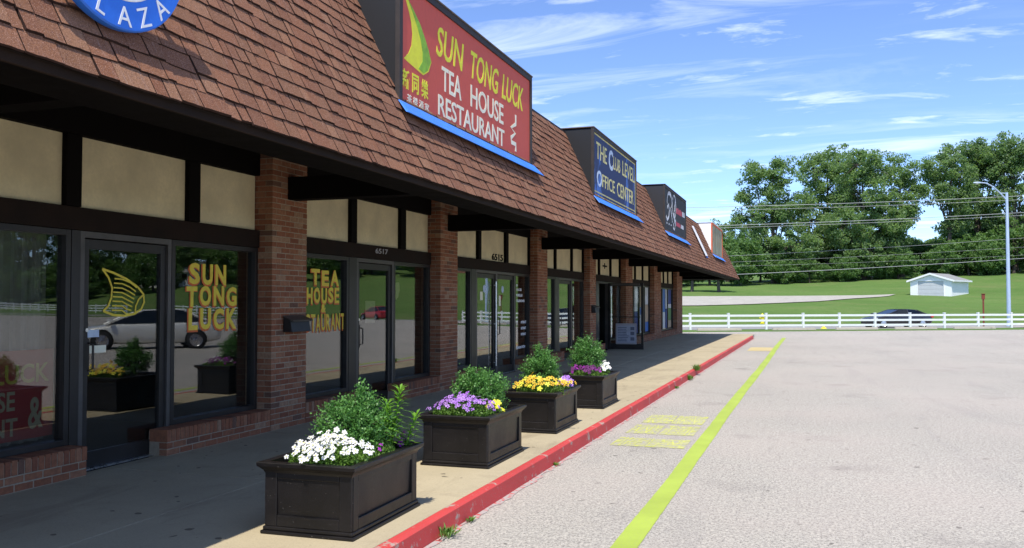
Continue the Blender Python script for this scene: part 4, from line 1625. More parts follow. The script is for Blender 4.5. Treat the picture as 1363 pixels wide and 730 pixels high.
# ================================================================ PLANTERS AND PLANTS
def planter(x1, y0, rz, label):
    """square-shouldered resin planter; (x1, y0) is the near corner on the lot side"""
    w, l, h = .70, 1.09, .48
    t = thing('planter_box', (x1, y0, Z0 + .002), label, 'planter', 'planter boxes along the kerb', rz=rz)
    def bx(a, b, name, mat='plant_black', bev=.004):
        m = MB(); m.box(a, b)
        return m.build(name, mat, t, world=False, bevel=bev)
    # body set in from the foot
    i = .03
    m = MB()
    X0, X1, Y0, Y1 = -w + i, -i, i, l - i
    fl = .012   # leans out a little towards the rim
    m.hexa([(X0 + fl, Y0 + fl, .05), (X1 - fl, Y0 + fl, .05), (X1 - fl, Y1 - fl, .05), (X0 + fl, Y1 - fl, .05), (X0, Y0, h - .05), (X1, Y0, h - .05), (X1, Y1, h - .05), (X0, Y1, h - .05)])
    body = m.build('body', 'plant_black', t, world=False)
    # frame of stiles and rails around each sunken panel
    d = .016
    sw = .085
    for side in range(4):
        m = MB()
        if side in (0, 2):
            ya, yb = (Y0 - d + .006, Y0 + .012) if side == 0 else (Y1 - .012, Y1 + d - .006)
            m.box((X0 - .006, ya, .05), (X0 + sw, yb, h - .05)); m.box((X1 - sw, ya, .05), (X1 + .006, yb, h - .05))
            m.box((X0 + sw, ya + .001, .05), (X1 - sw, yb - .001, .05 + .075)); m.box((X0 + sw, ya + .001, h - .11), (X1 - sw, yb - .001, h - .05))
        else:
            xa, xb = (X0 - d + .006, X0 + .012) if side == 3 else (X1 - .012, X1 + d - .006)
            m.box((xa, Y0 + .013, .05), (xb, Y0 + sw, h - .05)); m.box((xa, Y1 - sw, .05), (xb, Y1 - .013, h - .05))
            m.box((xa + .001, Y0 + sw, .05), (xb - .001, Y1 - sw, .05 + .075)); m.box((xa + .001, Y0 + sw, h - .11), (xb - .001, Y1 - sw, h - .05))
        m.build('panel_frame', 'plant_black', t, world=False, bevel=.005)
    # stepped foot moulding
    bx((-w, 0, 0), (0, l, .022), 'foot_moulding', bev=.006)
    bx((-w + .012, .012, .0225), (-.012, l - .012, .05), 'foot_moulding', bev=.008)
    # flared rim
    m = MB()
    def ring(o, z): return [(X0 - o, Y0 - o, z), (X1 + o, Y0 - o, z), (X1 + o, Y1 + o, z), (X0 - o, Y1 + o, z)]
    rings = [ring(.008, h - .075), ring(.016, h - .055), ring(.040, h - .032), ring(.048, h - .026), ring(.050, h - .004), ring(.046, h), ring(-.015, h), ring(-.02, h - .07)]
    for r in rings: m.v += r
    for k in range(len(rings) - 1):
        for j in range(4):
            a = k * 4 + j; b = k * 4 + (j + 1) % 4
            m.f.append((a, b, b + 4, a + 4)); m.mi.append(0); m.tone.append(0)
    m.build('rim', 'plant_black', t, world=False)
    m = MB(); m.box((X0 + .02, Y0 + .02, h - .12), (X1 - .02, Y1 - .02, h - .045)); m.build('soil', 'soil', t, world=False)
    return t, (X0, X1, Y0, Y1, Z0 + h - .045)


def boxwood(loc, rx, ry, h, seed, label, sprigs=210, top=()):
    rng = np.random.default_rng(seed)
    t = thing('boxwood_shrub', loc, label, 'shrub', 'boxwoods in the planter boxes')
    m = MB()
    cs, axs, szs, tn = [], [], [], []
    c0 = np.array([0, 0, h * .50])
    for k in range(sprigs):
        v = rng.normal(size=3); v /= np.linalg.norm(v)
        if v[2] < -.75: v[2] *= -.5
        rr = rng.uniform(.80, 1.10) * (1 + .18 * math.sin(v[0] * 5 + seed) * math.cos(v[1] * 6))
        end = c0 + v * np.array([rx, ry, h * .50]) * rr
        if top and rng.random() < .12:
            q = top[rng.integers(len(top))]
            end = np.array(q) + rng.normal(size=3) * .025
        st = c0 + v * np.array([rx, ry, h * .5]) * .30
        st[2] = max(st[2] - .05, .03)
        ax = (end - st)
        if k % 3 == 0:
            m.tube([tuple(np.array([0, 0, .02]) + rng.normal(size=3) * .01), tuple(st), tuple(end)], [.006, .004, .0015], 4)
        nl = 34
        s = rng.uniform(.25, 1.02, nl) ** .8
        p = st + ax * s[:, None] + rng.normal(size=(nl, 3)) * .016
        cs.append(p); axs.append(np.tile(ax / (np.linalg.norm(ax) + 1e-6), (nl, 1)) * .8 + rng.normal(size=(nl, 3)) * .7)
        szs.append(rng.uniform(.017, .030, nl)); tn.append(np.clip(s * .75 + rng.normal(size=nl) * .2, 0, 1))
    c = np.concatenate(cs)
    ok = c[:, 2] > .0
    c = c[ok]; sz = np.concatenate(szs)[ok]
    V = leaf_quads(c, sz, sz * .62, .35, rng, np.concatenate(axs)[ok])
    m.build('stem', 'twig', t, world=False)
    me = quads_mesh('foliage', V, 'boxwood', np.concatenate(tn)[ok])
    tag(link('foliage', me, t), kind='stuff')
    return t


petal_lib = {}


def blossom_mesh(col, size, kind):
    key = (col, size, kind)
    if key in petal_lib: return petal_lib[key]
    m = MB()
    npet = 5
    for k in range(npet):
        a = 2 * math.pi * k / npet + (.2 if kind == 'pansy' else 0)
        w = .62 if kind == 'petunia' else .52
        r = size * (1.15 if kind == 'pansy' and k in (1, 2) else 1)
        ca, sa = math.cos(a), math.sin(a)
        def q(rad, off, z): return (ca * rad - sa * off, sa * rad + ca * off, z)
        z1 = .12 * size + .05 * size * (k % 2)
        pts = [q(0, 0, 0), q(r * .55, -r * w * .62, z1), q(r * .95, -r * w * .5, z1 * .6), q(r * 1.05, 0, z1 * .2), q(r * .95, r * w * .5, z1 * .7), q(r * .55, r * w * .62, z1)]
        pts = [(x, y, z + .0015 * k) for x, y, z in pts]
        m.face(pts, 0)
    n = 5
    m.face([(size * .22 * math.cos(6.283 * k / n), size * .22 * math.sin(6.283 * k / n), .010) for k in range(n)], 1)
    petal_lib[key] = m.mesh('blossom', [col, 'signyel' if col in ('white_petal', 'yellow_petal') else 'flower_eye'])
    return petal_lib[key]


def clump(name, loc, rx, ry, h, label, cols, nb, size, seed, kind='pansy', leaves=900, leafmat='bedding', bunch=0):
    """bedding plant: low leaves with blossoms held above"""
    rng = np.random.default_rng(seed)
    t = thing(name, loc, label, 'flowers', 'bedding flowers in the planter boxes')
    th = rng.uniform(0, 6.283, leaves); r = np.sqrt(rng.uniform(0, 1, leaves))
    p = np.stack([rx * r * np.cos(th), ry * r * np.sin(th), h * (1 - .55 * r ** 2) * rng.uniform(.1, .92, leaves)], 1)
    sz = rng.uniform(.018, .038, leaves)
    V = leaf_quads(p, sz, sz * .5, .5, rng)
    tag(link('leaves', quads_mesh('leaves', V, leafmat, rng.uniform(0, 1, leaves)), t), kind='stuff')
    m = MB()
    pts = []
    tries = 0
    cen = [(math.sqrt(rng.uniform(0, 1)), rng.uniform(0, 6.283), rng.uniform(-.015, .045)) for _ in range(bunch)]
    while len(pts) < nb and tries < 6000:
        tries += 1
        th = rng.uniform(0, 6.283); r = math.sqrt(rng.uniform(0, 1.02))
        x, y = rx * r * math.cos(th), ry * r * math.sin(th)
        dz = 0
        if bunch and rng.random() < .82:
            cr, ct, dz = cen[rng.integers(bunch)]
            x = rx * cr * math.cos(ct) + rng.normal() * .042; y = ry * cr * math.sin(ct) + rng.normal() * .036
            r = min(1.05, math.hypot(x / rx, y / ry))
        z = dz + h * (1.02 - .42 * r * r) + rng.uniform(-.02, .035)
        if all((x - a) ** 2 + (y - b) ** 2 + (z - c) ** 2 > (size * .95) ** 2 for a, b, c in pts): pts.append((x, y, z))
    for (x, y, z) in pts:
        m.tube([(x * .8, y * .8, 0.0), (x, y, z)], .0018, 3, cap=False)
        c = cols[rng.integers(len(cols))]
        o = link('blossom', blossom_mesh(c, round(size * rng.choice([.46, .54, .62]), 4), kind), t, (x, y, z))
        # faces tip towards the sun and outwards
        nv = Vector((x / rx * .5 + rng.normal() * .3, y / ry * .4 - .55 + rng.normal() * .3, .75))
        o.rotation_euler = nv.to_track_quat('Z', 'Y').to_euler()
        o.rotation_euler.rotate_axis('Z', rng.uniform(0, 6.28))
    m.build('stem', 'bedding', t, world=False)
    return t


def lily(loc, stems, seed, label):
    """upright leafy stems with whorls of narrow leaves"""
    rng = np.random.default_rng(seed)
    t = thing('leafy_stem_plant', loc, label, 'plant')
    for (dx, dy, h, lean) in stems:
        m = MB()
        top = np.array([dx + lean[0], dy + lean[1], h])
        b = np.array([dx, dy, 0])
        m.tube([tuple(b), tuple((b + top) / 2 + np.array([0, 0, .02])), tuple(top)], [.007, .006, .004], 5)
        n = int(82 * h / .4)
        V = []
        for k in range(n):
            s = .18 + .82 * k / n
            p = b + (top - b) * s
            a = k * 2.4
            up = .25 + .9 * max(0, s - .75) * 3.2
            dirv = np.array([math.cos(a), math.sin(a), up]); dirv /= np.linalg.norm(dirv)
            L = .112 * (1.15 - .35 * s) * rng.uniform(.8, 1.2)
            side = np.cross(dirv, [0, 0, 1]); side /= np.linalg.norm(side)
            mid = p + dirv * L * .5 + np.array([0, 0, .008]); tip = p + dirv * L - np.array([0, 0, .012])
            w = .0105
            V.append([p, mid + side * w, tip, mid - side * w])
        st = m.build('stem', 'lilyleaf', t, world=False)
        link('leaves', quads_mesh('leaves', np.array(V), 'lilyleaf', rng.uniform(0, 1, len(V))), t)
    return t


def build_planters():
    T1, (x0, x1, y0, y1, zs) = planter(-2.84, 5.18, .015, 'nearest black planter box, white flowers and tall leafy stems in it')
    boxwood((-3.20, 5.86, zs), .29, .27, .43, 1, 'boxwood behind the white flowers in the nearest planter box', 330, top=((.06, .02, .49), (.03, 0, .46), (.12, .03, .42), (-.12, .0, .41), (.05, .02, .53)))
    clump('white_flowers', (-3.16, 5.44, zs), .30, .22, .17, 'white flowers filling the front of the nearest planter box', ['white_petal'], 135, .037, 2, 'petunia', 3000, bunch=10)
    lily((-2.97, 5.98, zs), [(0, 0, .48, (.07, .02)), (.05, .13, .27, (.08, .04)), (-.05, -.1, .24, (.02, .02)), (.02, -.04, .33, (-.05, .05)), (-.1, .1, .36, (.0, .04))], 3, 'tall bright green stems with narrow leaves in nearest planter box')
    clump('magenta_flowers', (-2.93, 6.14, zs), .05, .06, .10, 'few magenta blossoms at the far corner of nearest planter box', ['magenta_petal'], 6, .04, 4, 'pansy', 260)
    clump('trailing_plant', (-2.98, 5.80, zs), .10, .20, .13, 'low green leaves along lot side of nearest planter box', ['magenta_petal'], 2, .03, 5, 'pansy', 1300)
    T2, _ = planter(-2.87, 7.82, .0, 'second planter box from the camera, purple and yellow pansies in it')
    boxwood((-3.20, 8.48, zs), .30, .29, .46, 11, 'rounded boxwood behind purple pansies in second planter box', 300)
    clump('purple_pansies', (-3.22, 8.06, zs), .31, .17, .17, 'purple pansies along the front of the second planter box', ['purple_petal', 'purple_petal', 'magenta_petal' if False else 'purple_petal'], 110, .037, 12, 'pansy', 2400, bunch=11)
    clump('yellow_pansies', (-2.98, 8.28, zs), .08, .11, .13, 'yellow pansies at the lot side corner of second planter box', ['yellow_petal'], 13, .05, 13, 'pansy', 320)
    T3, _ = planter(-2.87, 10.15, .0, 'third planter box from the camera, orange pansies in it')
    boxwood((-3.26, 10.82, zs), .25, .27, .50, 21, 'pointed boxwood behind orange pansies in third planter box', 270, top=((-.03, 0, .58), (-.02, 0, .52), (.08, 0, .50)))
    clump('orange_pansies', (-3.14, 10.38, zs), .30, .16, .19, 'orange pansies filling the front of the third planter box', ['orange_petal', 'orange_petal', 'yellow_petal'], 62, .052, 22, 'pansy', 2000, bunch=8)
    clump('lilac_pansies', (-2.96, 10.85, zs), .09, .20, .16, 'lilac pansies at the lot side of third planter box', ['purple_petal'], 34, .044, 23, 'pansy', 520)
    T4, _ = planter(-2.88, 12.70, .0, 'farthest planter box, dark violet and white flowers in it')
    boxwood((-3.26, 13.30, zs), .275, .29, .56, 31, 'boxwood behind dark violet pansies in farthest planter box', 300, top=((.02, 0, .60), (-.12, 0, .55)))
    clump('violet_pansies', (-3.16, 12.93, zs), .30, .14, .13, 'dark violet pansies along front of the farthest planter box', ['violet_dark', 'violet_dark', 'magenta_petal'], 44, .046, 32, 'pansy', 1600, bunch=8)
    clump('white_flowers', (-2.98, 13.25, zs), .075, .12, .20, 'white flowers at the lot side corner of farthest planter box', ['white_petal'], 16, .06, 33, 'petunia', 260)


build_planters()


def weed(loc, r, h, seed, label, n=60):
    rng = np.random.default_rng(seed)
    t = thing('weed_tuft', loc, label, 'weed', 'weeds in the kerb joint')
    V = []
    for k in range(n):
        a = rng.uniform(0, 6.283); out = rng.uniform(.2, 1)
        b = np.array([rng.normal() * r * .25, rng.normal() * r * .45, 0])
        tip = b + np.array([math.cos(a) * r * out, math.sin(a) * r * out * 1.5, h * rng.uniform(.4, 1)])
        d = tip - b
        s = np.cross(d, [0, 0, 1]); s /= np.linalg.norm(s) + 1e-6
        w = rng.uniform(.003, .008)
        mid = b + d * .55 + np.array([0, 0, h * .12])
        V.append([b - s * w * .5, mid - s * w, tip, mid + s * w])
    tag(link('blades', quads_mesh('blades', np.array(V), 'bedding', rng.uniform(0, 1, n)), t), kind='stuff')
    return t


weed((-2.51, 5.98, .004), .085, .095, 51, 'nearest small weed at the foot of the red kerb', 70)
weed((-2.54, 8.95, .004), .05, .035, 52, 'low weed at the kerb beside the third planter box', 40)
weed((-2.52, 6.45, .004), .05, .04, 56, 'low weed at the kerb beside the nearest planter box', 34)
weed((-2.53, 19.6, .004), .11, .13, 53, 'bushy weed farther along the red kerb', 120)
weed((-2.55, 21.0, .10), .13, .17, 54, 'largest weed growing over the red kerb', 150)
weed((-2.53, 17.6, .004), .06, .06, 55, 'thin weed before the largest weed on the kerb', 50)


# ================================================================ FAR SIDE OF THE LOT
def fence(t0, t1, sp, label):
    root_xy = gp(du(56, t0), t0)
    t = thing('rail_fence', (*root_xy, 0), label, 'fence', 'white rail fences along the street')
    n = max(1, round((t1 - t0) / sp))
    P = []
    for k in range(n + 1):
        tt = t0 + (t1 - t0) * k / n
        d = du(56, tt)
        x, y = gp(d, tt)
        z = max(0, gz(d, tt)) + (.008 * max(0, tt - 45))
        P.append(Vector((x, y, z)))
    dirv = (P[-1] - P[0]).normalized()
    nv = Vector((-dirv.y, dirv.x, 0))
    h = .97
    post = None
    for p in P:
        if post is None:
            m = MB()
            e = .065
            for (dd, z0, z1) in ((e, -.1, h), (e + .014, h, h + .02), (e - .005, h + .02, h + .035)):
                c = [dirv * a + nv * b for a, b in ((-dd, -dd), (dd, -dd), (dd, dd), (-dd, dd))]
                m.hexa([(q.x, q.y, z0) for q in c] + [(q.x, q.y, z1) for q in c])
            post = m.mesh('post', 'white')
        link('post', post, t, p - WL[t])
    for a, b in zip(P, P[1:]):
        for zc in (.20, .52, .84):
            m = MB()
            A = a + dirv * .066; B = b - dirv * .066
            w = .019
            hh = .065
            m.hexa([(*(A - nv * w).xy, A.z + zc - hh), (*(B - nv * w).xy, B.z + zc - hh), (*(B + nv * w).xy, B.z + zc - hh), (*(A + nv * w).xy, A.z + zc - hh),
                    (*(A - nv * w).xy, A.z + zc + hh), (*(B - nv * w).xy, B.z + zc + hh), (*(B + nv * w).xy, B.z + zc + hh), (*(A + nv * w).xy, A.z + zc + hh)])
            m.build('rail', 'white', t)
    return t


def build_far_lot():
    fence(-9.2, 36.8, 2.6, 'white three rail fence beyond the lot, in front of the street')
    fence(65, 86, 2.6, 'short white rail fence mirrored in the shop window above the car')
    fence(93, 132, 2.6, 'long white rail fence mirrored in the leftmost window')
    # concrete wheel stops
    for k, (px0, px1) in enumerate(((925, 988), (1031, 1094), (1124, 1186), (1213, 1276), (1305, 1368))):
        mid = (px0 + px1) / 2
        u = 52.6
        t = (mid - 681.5) / 1180 * 53
        d = du(u, t)
        x, y = gp(d, t)
        L = (px1 - px0) / 1180 * d
        th = thing('wheel_stop', (x, y, 0), ['concrete wheel stop beside the corner of the shop building', 'second wheel stop from the shop building', 'wheel stop left of the parked black car', 'wheel stop below the right end of the black car', 'rightmost wheel stop, before the lamp post'][k], 'wheel stop', 'concrete wheel stops before the fence', rz=math.radians(YAW) + math.atan(SK))
        m = MB()
        h = .15
        m.hexa([(-L / 2, -.09, .004), (L / 2, -.09, .004), (L / 2, .09, .004), (-L / 2, .09, .004), (-L / 2 + .03, -.055, h), (L / 2 - .03, -.055, h), (L / 2 - .03, .055, h), (-L / 2 + .03, .055, h)])
        m.build('block', 'stop', th, world=False, bevel=.015)
        m = MB()
        for s in (-1, 1): m.lathe([(0, h + .006), (.018, h + .006), (.018, h - .02)], (s * L * .36, 0, 0), 8)
        m.build('pin', 'rust', th, world=False)

    def lamp(d, t, h, label, armdir=-1, z0=0):
        x, y = gp(d, t)
        r = thing('lamp_post', (x, y, z0), label, 'lamp post', 'street lamp posts', rz=math.radians(YAW))
        m = MB()
        m.lathe([(.0, 0), (.20, 0), (.20, .05), (.15, .07), (.14, .5), (.115, h * .5), (.085, h), (.0, h)], n=12)
        m.build('pole', 'pole', r, world=False, smooth=False)
        m = MB()
        pts = []
        for k in range(9):
            a = k / 8
            pts.append((armdir * 1.75 * a, 0, h - .55 + 1.25 * math.sin(a * math.pi / 2)))
        m.tube(pts, [.05] * 6 + [.04] * 3, 8)
        m.tube([(0, 0, h - .05), (armdir * .5, 0, h - .04)], .03, 6)
        m.build('arm', 'pole', r, world=False)
        m = MB()
        hx = armdir * 1.72
        m.v = []
        prof = [(0, .04, .03), (.12, .11, .07), (.38, .15, .09), (.58, .11, .06), (.66, .03, .02)]
        base = 0
        for (a, wy, hz) in prof:
            for k in range(10):
                th = 6.283 * k / 10
                m.v.append((hx + armdir * a, wy * math.cos(th), h + .68 + (hz * math.sin(th) if math.sin(th) > 0 else .5 * hz * math.sin(th))))
        for i in range(len(prof) - 1):
            for k in range(10):
                q = i * 10 + k; w = i * 10 + (k + 1) % 10
                m.f.append((q, w, w + 10, q + 10)); m.mi.append(0); m.tone.append(0)
        hd = m.build('lamp_head', 'pole', r, world=False, smooth=True)
        m = MB(); m.lathe([(0, -.10), (.06, -.09), (.10, -.03)], (hx + armdir * .36, 0, h + .68), 12); m.build('lens', 'lamp_glass', r, world=False, smooth=True)
        return r
    lamp(62.5, 35.0, 9.45, 'tall pale steel lamp post with curved arm behind the fence')
    lamp(66.5, 112.0, 9.0, 'blue grey lamp post mirrored in the leftmost window', 1, .8)
    lamp(66.5, 69, 9.0, 'pale lamp post mirrored beside the painted window letters', 1, .4)

    # red-brown marker post
    t = 61.5 * (1308.5 - 681.5) / 1180
    x, y = gp(61.5, t)
    r = thing('marker_post', (x, y, 0), 'thin red brown post behind the fence left of the lamp', 'post')
    m = MB(); m.box((-.05, -.04, 0), (.05, .04, 1.9)); m.build('post', 'rust', r, world=False)
    m = MB(); m.box((-.10, -.07, 1.901), (.10, .07, 2.25)); m.box((-.13, -.10, 2.251), (.13, .10, 2.29)); m.build('head_box', 'rust', r, world=False)
    # hydrant on the verge
    def hydrant(px, d, lab, s=1):
        t = d * (px - 681.5) / 1180
        x, y = gp(d, t)
        r = thing('fire_hydrant', (x, y, -.02), lab, 'hydrant')
        m = MB()
        m.lathe([(0, 0), (.16 * s, 0), (.16 * s, .05 * s), (.10 * s, .07 * s), (.10 * s, .45 * s), (.13 * s, .46 * s), (.13 * s, .5 * s), (.10 * s, .53 * s), (.07 * s, .62 * s), (.02 * s, .66 * s), (0, .68 * s)], n=14)
        m.build('barrel', 'hydrant', r, world=False, smooth=False)
        m = MB()
        m.lathe([(.045 * s, -.18 * s), (.06 * s, -.17 * s), (.06 * s, -.14 * s), (.04 * s, -.13 * s), (.04 * s, .13 * s), (.06 * s, .14 * s), (.06 * s, .17 * s), (.045 * s, .18 * s)], (0, 0, .37 * s), 10, 'x')
        m.build('nozzle', 'hydrant', r, world=False)
        return r
    hydrant(1014.5, 70.5, 'yellow fire hydrant on the grass beyond the street', 1.25)
    # low yellow plastic cover on the near verge
    t = 58 * (1093 - 681.5) / 1180
    x, y = gp(57.6, t)
    r = thing('utility_cover', (x, y, -.02), 'low yellow utility cover beside the fence', 'cover')
    m = MB(); m.lathe([(.20, 0), (.18, .05), (.10, .08), (.08, .13), (.04, .15), (0, .16)], n=12); m.build('cap', 'hydrant', r, world=False)

    # overhead lines along the street
    for k, (dd, z0, z1, rad, lab) in enumerate((
            (68.0, 8.95, 10.20, .020, 'uppermost power cable crossing above the trees'), (68.3, 8.72, 9.92, .014, 'power cable close below the uppermost one'),
            (67.0, 7.45, 8.75, .020, 'thick cable crossing the middle of the trees'), (67.3, 7.30, 8.55, .014, 'thin cable close below the thick middle one'),
            (68.0, 5.20, 6.70, .010, 'thin cable above the garage roof height'), (68.5, 4.75, 6.00, .007, 'faint cable in the lower third of the trees'), (69, 4.45, 5.4, .006, 'lowest faint cable before the dark trees'),
            (66.5, 3.75, 5.05, .018, 'lowest bright cable passing just above the garage'))):
        pts = []
        tl, tr = 16.5, 38.7
        for q in range(41):
            tt = -25 + q * 3.2
            s = (tt - tl) / (tr - tl)
            z = z0 + (z1 - z0) * s + .25 * (s * s - s)
            pts.append((*gp(du(dd - 2, tt), tt), z))
        m = MB(); m.tube(pts, rad, 5)
        tag(m.build('power_line', 'wire'), lab, 'cable', 'overhead cables along the street')


build_far_lot()


def garage():
    d, t = 112.0, 54.0
    x, y = gp(d, t)
    z = gz(d, t)
    # gable end looks left towards the shops
    t_ = thing('garage', (x, y, z - .35), 'small white garage with grey roof on the grass bank', 'garage', rz=math.radians(YAW) - math.radians(47))
    W, L, H, R = 5.0, 5.4, 2.05, .80
    # local: gable faces -y, length along +y ; x across
    def wall(name, pts, mat='whitepaint'):
        m = MB(); m.face(pts); return m
    m = MB()
    x0, x1, y0, y1 = -W / 2, W / 2, -L / 2, L / 2
    m.box((x0, y1 - .1, -.4), (x1, y1, H)); m.box((x0, y0 + .1, -.4), (x0 + .1, y1 - .1, H)); m.box((x1 - .1, y0 + .1, -.4), (x1, y1 - .1, H))
    dw = 1.55
    m.box((x0, y0, -.4), (-dw, y0 + .1, H)); m.box((dw, y0, -.4), (x1, y0 + .1, H)); m.box((-dw, y0, 1.95), (dw, y0 + .1, H))
    m.poly_prism([(x0, H), (x1, H), (0, H + R)], lambda u, v, w: (u, y0 + .1 - w, v), .099)
    m.poly_prism([(x0, H), (x1, H), (0, H + R)], lambda u, v, w: (u, y1 - w, v), .099)
    m.build('wall', 'whitepaint', t_, world=False)
    for k in range(4):
        m = MB(); z0 = -.05 + k * .5; m.box((-dw + .02, y0 + .06, z0), (dw - .02, y0 + .10, z0 + .485)); m.build('door_panel', 'garagedoor', t_, world=False)
    m = MB()
    frame = [(-dw - .09, -dw, -.1, 2.04), (dw, dw + .09, -.1, 2.04)]
    for a, b, z0, z1 in frame: m.box((a, y0 - .03, z0), (b, y0 - .001, z1))
    m.box((-dw, y0 - .03, 1.95), (dw, y0 - .001, 2.04)); m.build('door_trim', 'whitepaint', t_, world=False)
    e = .35
    for s in (-1, 1):
        m = MB()
        sl = R / (W / 2)
        za = H - e * sl
        A = [(s * (W / 2 + e), y0 - .25, za + .02), (s * (W / 2 + e), y1 + .25, za + .02), (0, y1 + .25, H + R + .02), (0, y0 - .25, H + R + .02)]
        m.hexa([p for p in A] + [(p[0], p[1], p[2] + .09) for p in A])
        o = m.build('roof', 'greyroof', t_, world=False); recalc(o)
        m = MB(); m.box((s * (W / 2 + e), y0 - .25, za - .08), (s * (W / 2 + e + .04), y1 + .25, za + .10)); m.build('fascia', 'whitepaint', t_, world=False)
        m = MB()
        q = [(s * (W / 2 + e), za - .10), (s * (W / 2 + e), za + .12), (0, H + R + .12), (0, H + R - .10)]
        m.poly_prism(q, lambda u, v, w: (u, y0 - .251 - w, v), .03); o = m.build('fascia', 'whitepaint', t_, world=False); recalc(o)


garage()


def house(d, t, rz, wallmat, label, W=13, L=8, H=2.6, R=2.2):
    x, y = gp(d, t)
    z = gz(d, t)
    h = thing('house', (x, y, z), label, 'house', rz=math.radians(YAW) + rz)
    m = MB()
    x0, x1, y0, y1 = -W / 2, W / 2, -L / 2, L / 2
    m.box((x0, y0, -.6), (x1, y1, H))
    m.poly_prism([(y0, H), (y1, H), (0, H + R)], lambda u, v, w: (x0 + w, u, v), .1); m.poly_prism([(y0, H), (y1, H), (0, H + R)], lambda u, v, w: (x1 - w, u, v), .1)
    m.build('wall', wallmat, h, world=False)
    e = .5
    for s in (-1, 1):
        sl = R / (L / 2); za = H - e * sl
        A = [(x0 - .4, s * (L / 2 + e), za + .03), (x1 + .4, s * (L / 2 + e), za + .03), (x1 + .4, 0, H + R + .03), (x0 - .4, 0, H + R + .03)]
        m = MB(); m.hexa(A + [(p[0], p[1], p[2] + .12) for p in A]); o = m.build('roof', 'greyroof', h, world=False); recalc(o)
    for k in range(4):
        xx = x0 + 1.6 + k * 3.0
        m = MB(); m.box((xx - .08, y0 - .05, .82), (xx + 1.38, y0 - .001, 2.18)); w = m.build('window', 'whitepaint', h, world=False)
        m = MB(); m.box((xx, y0 - .06, .9), (xx + 1.3, y0 - .051, 2.1)); g = m.build('pane', 'carglass', w, world=False)
    m = MB(); m.box((x1 - 2.2, .6, H + R - 1.0), (x1 - 1.5, 1.3, H + R + .8)); m.build('chimney', 'house_brick', h, world=False)
    return h


house(112, 160, -.4, 'whitepaint', 'white house on the hill mirrored above the white car')
house(150, 112, -.2, 'house_brick', 'brick house on the hill mirrored in the second shop door')


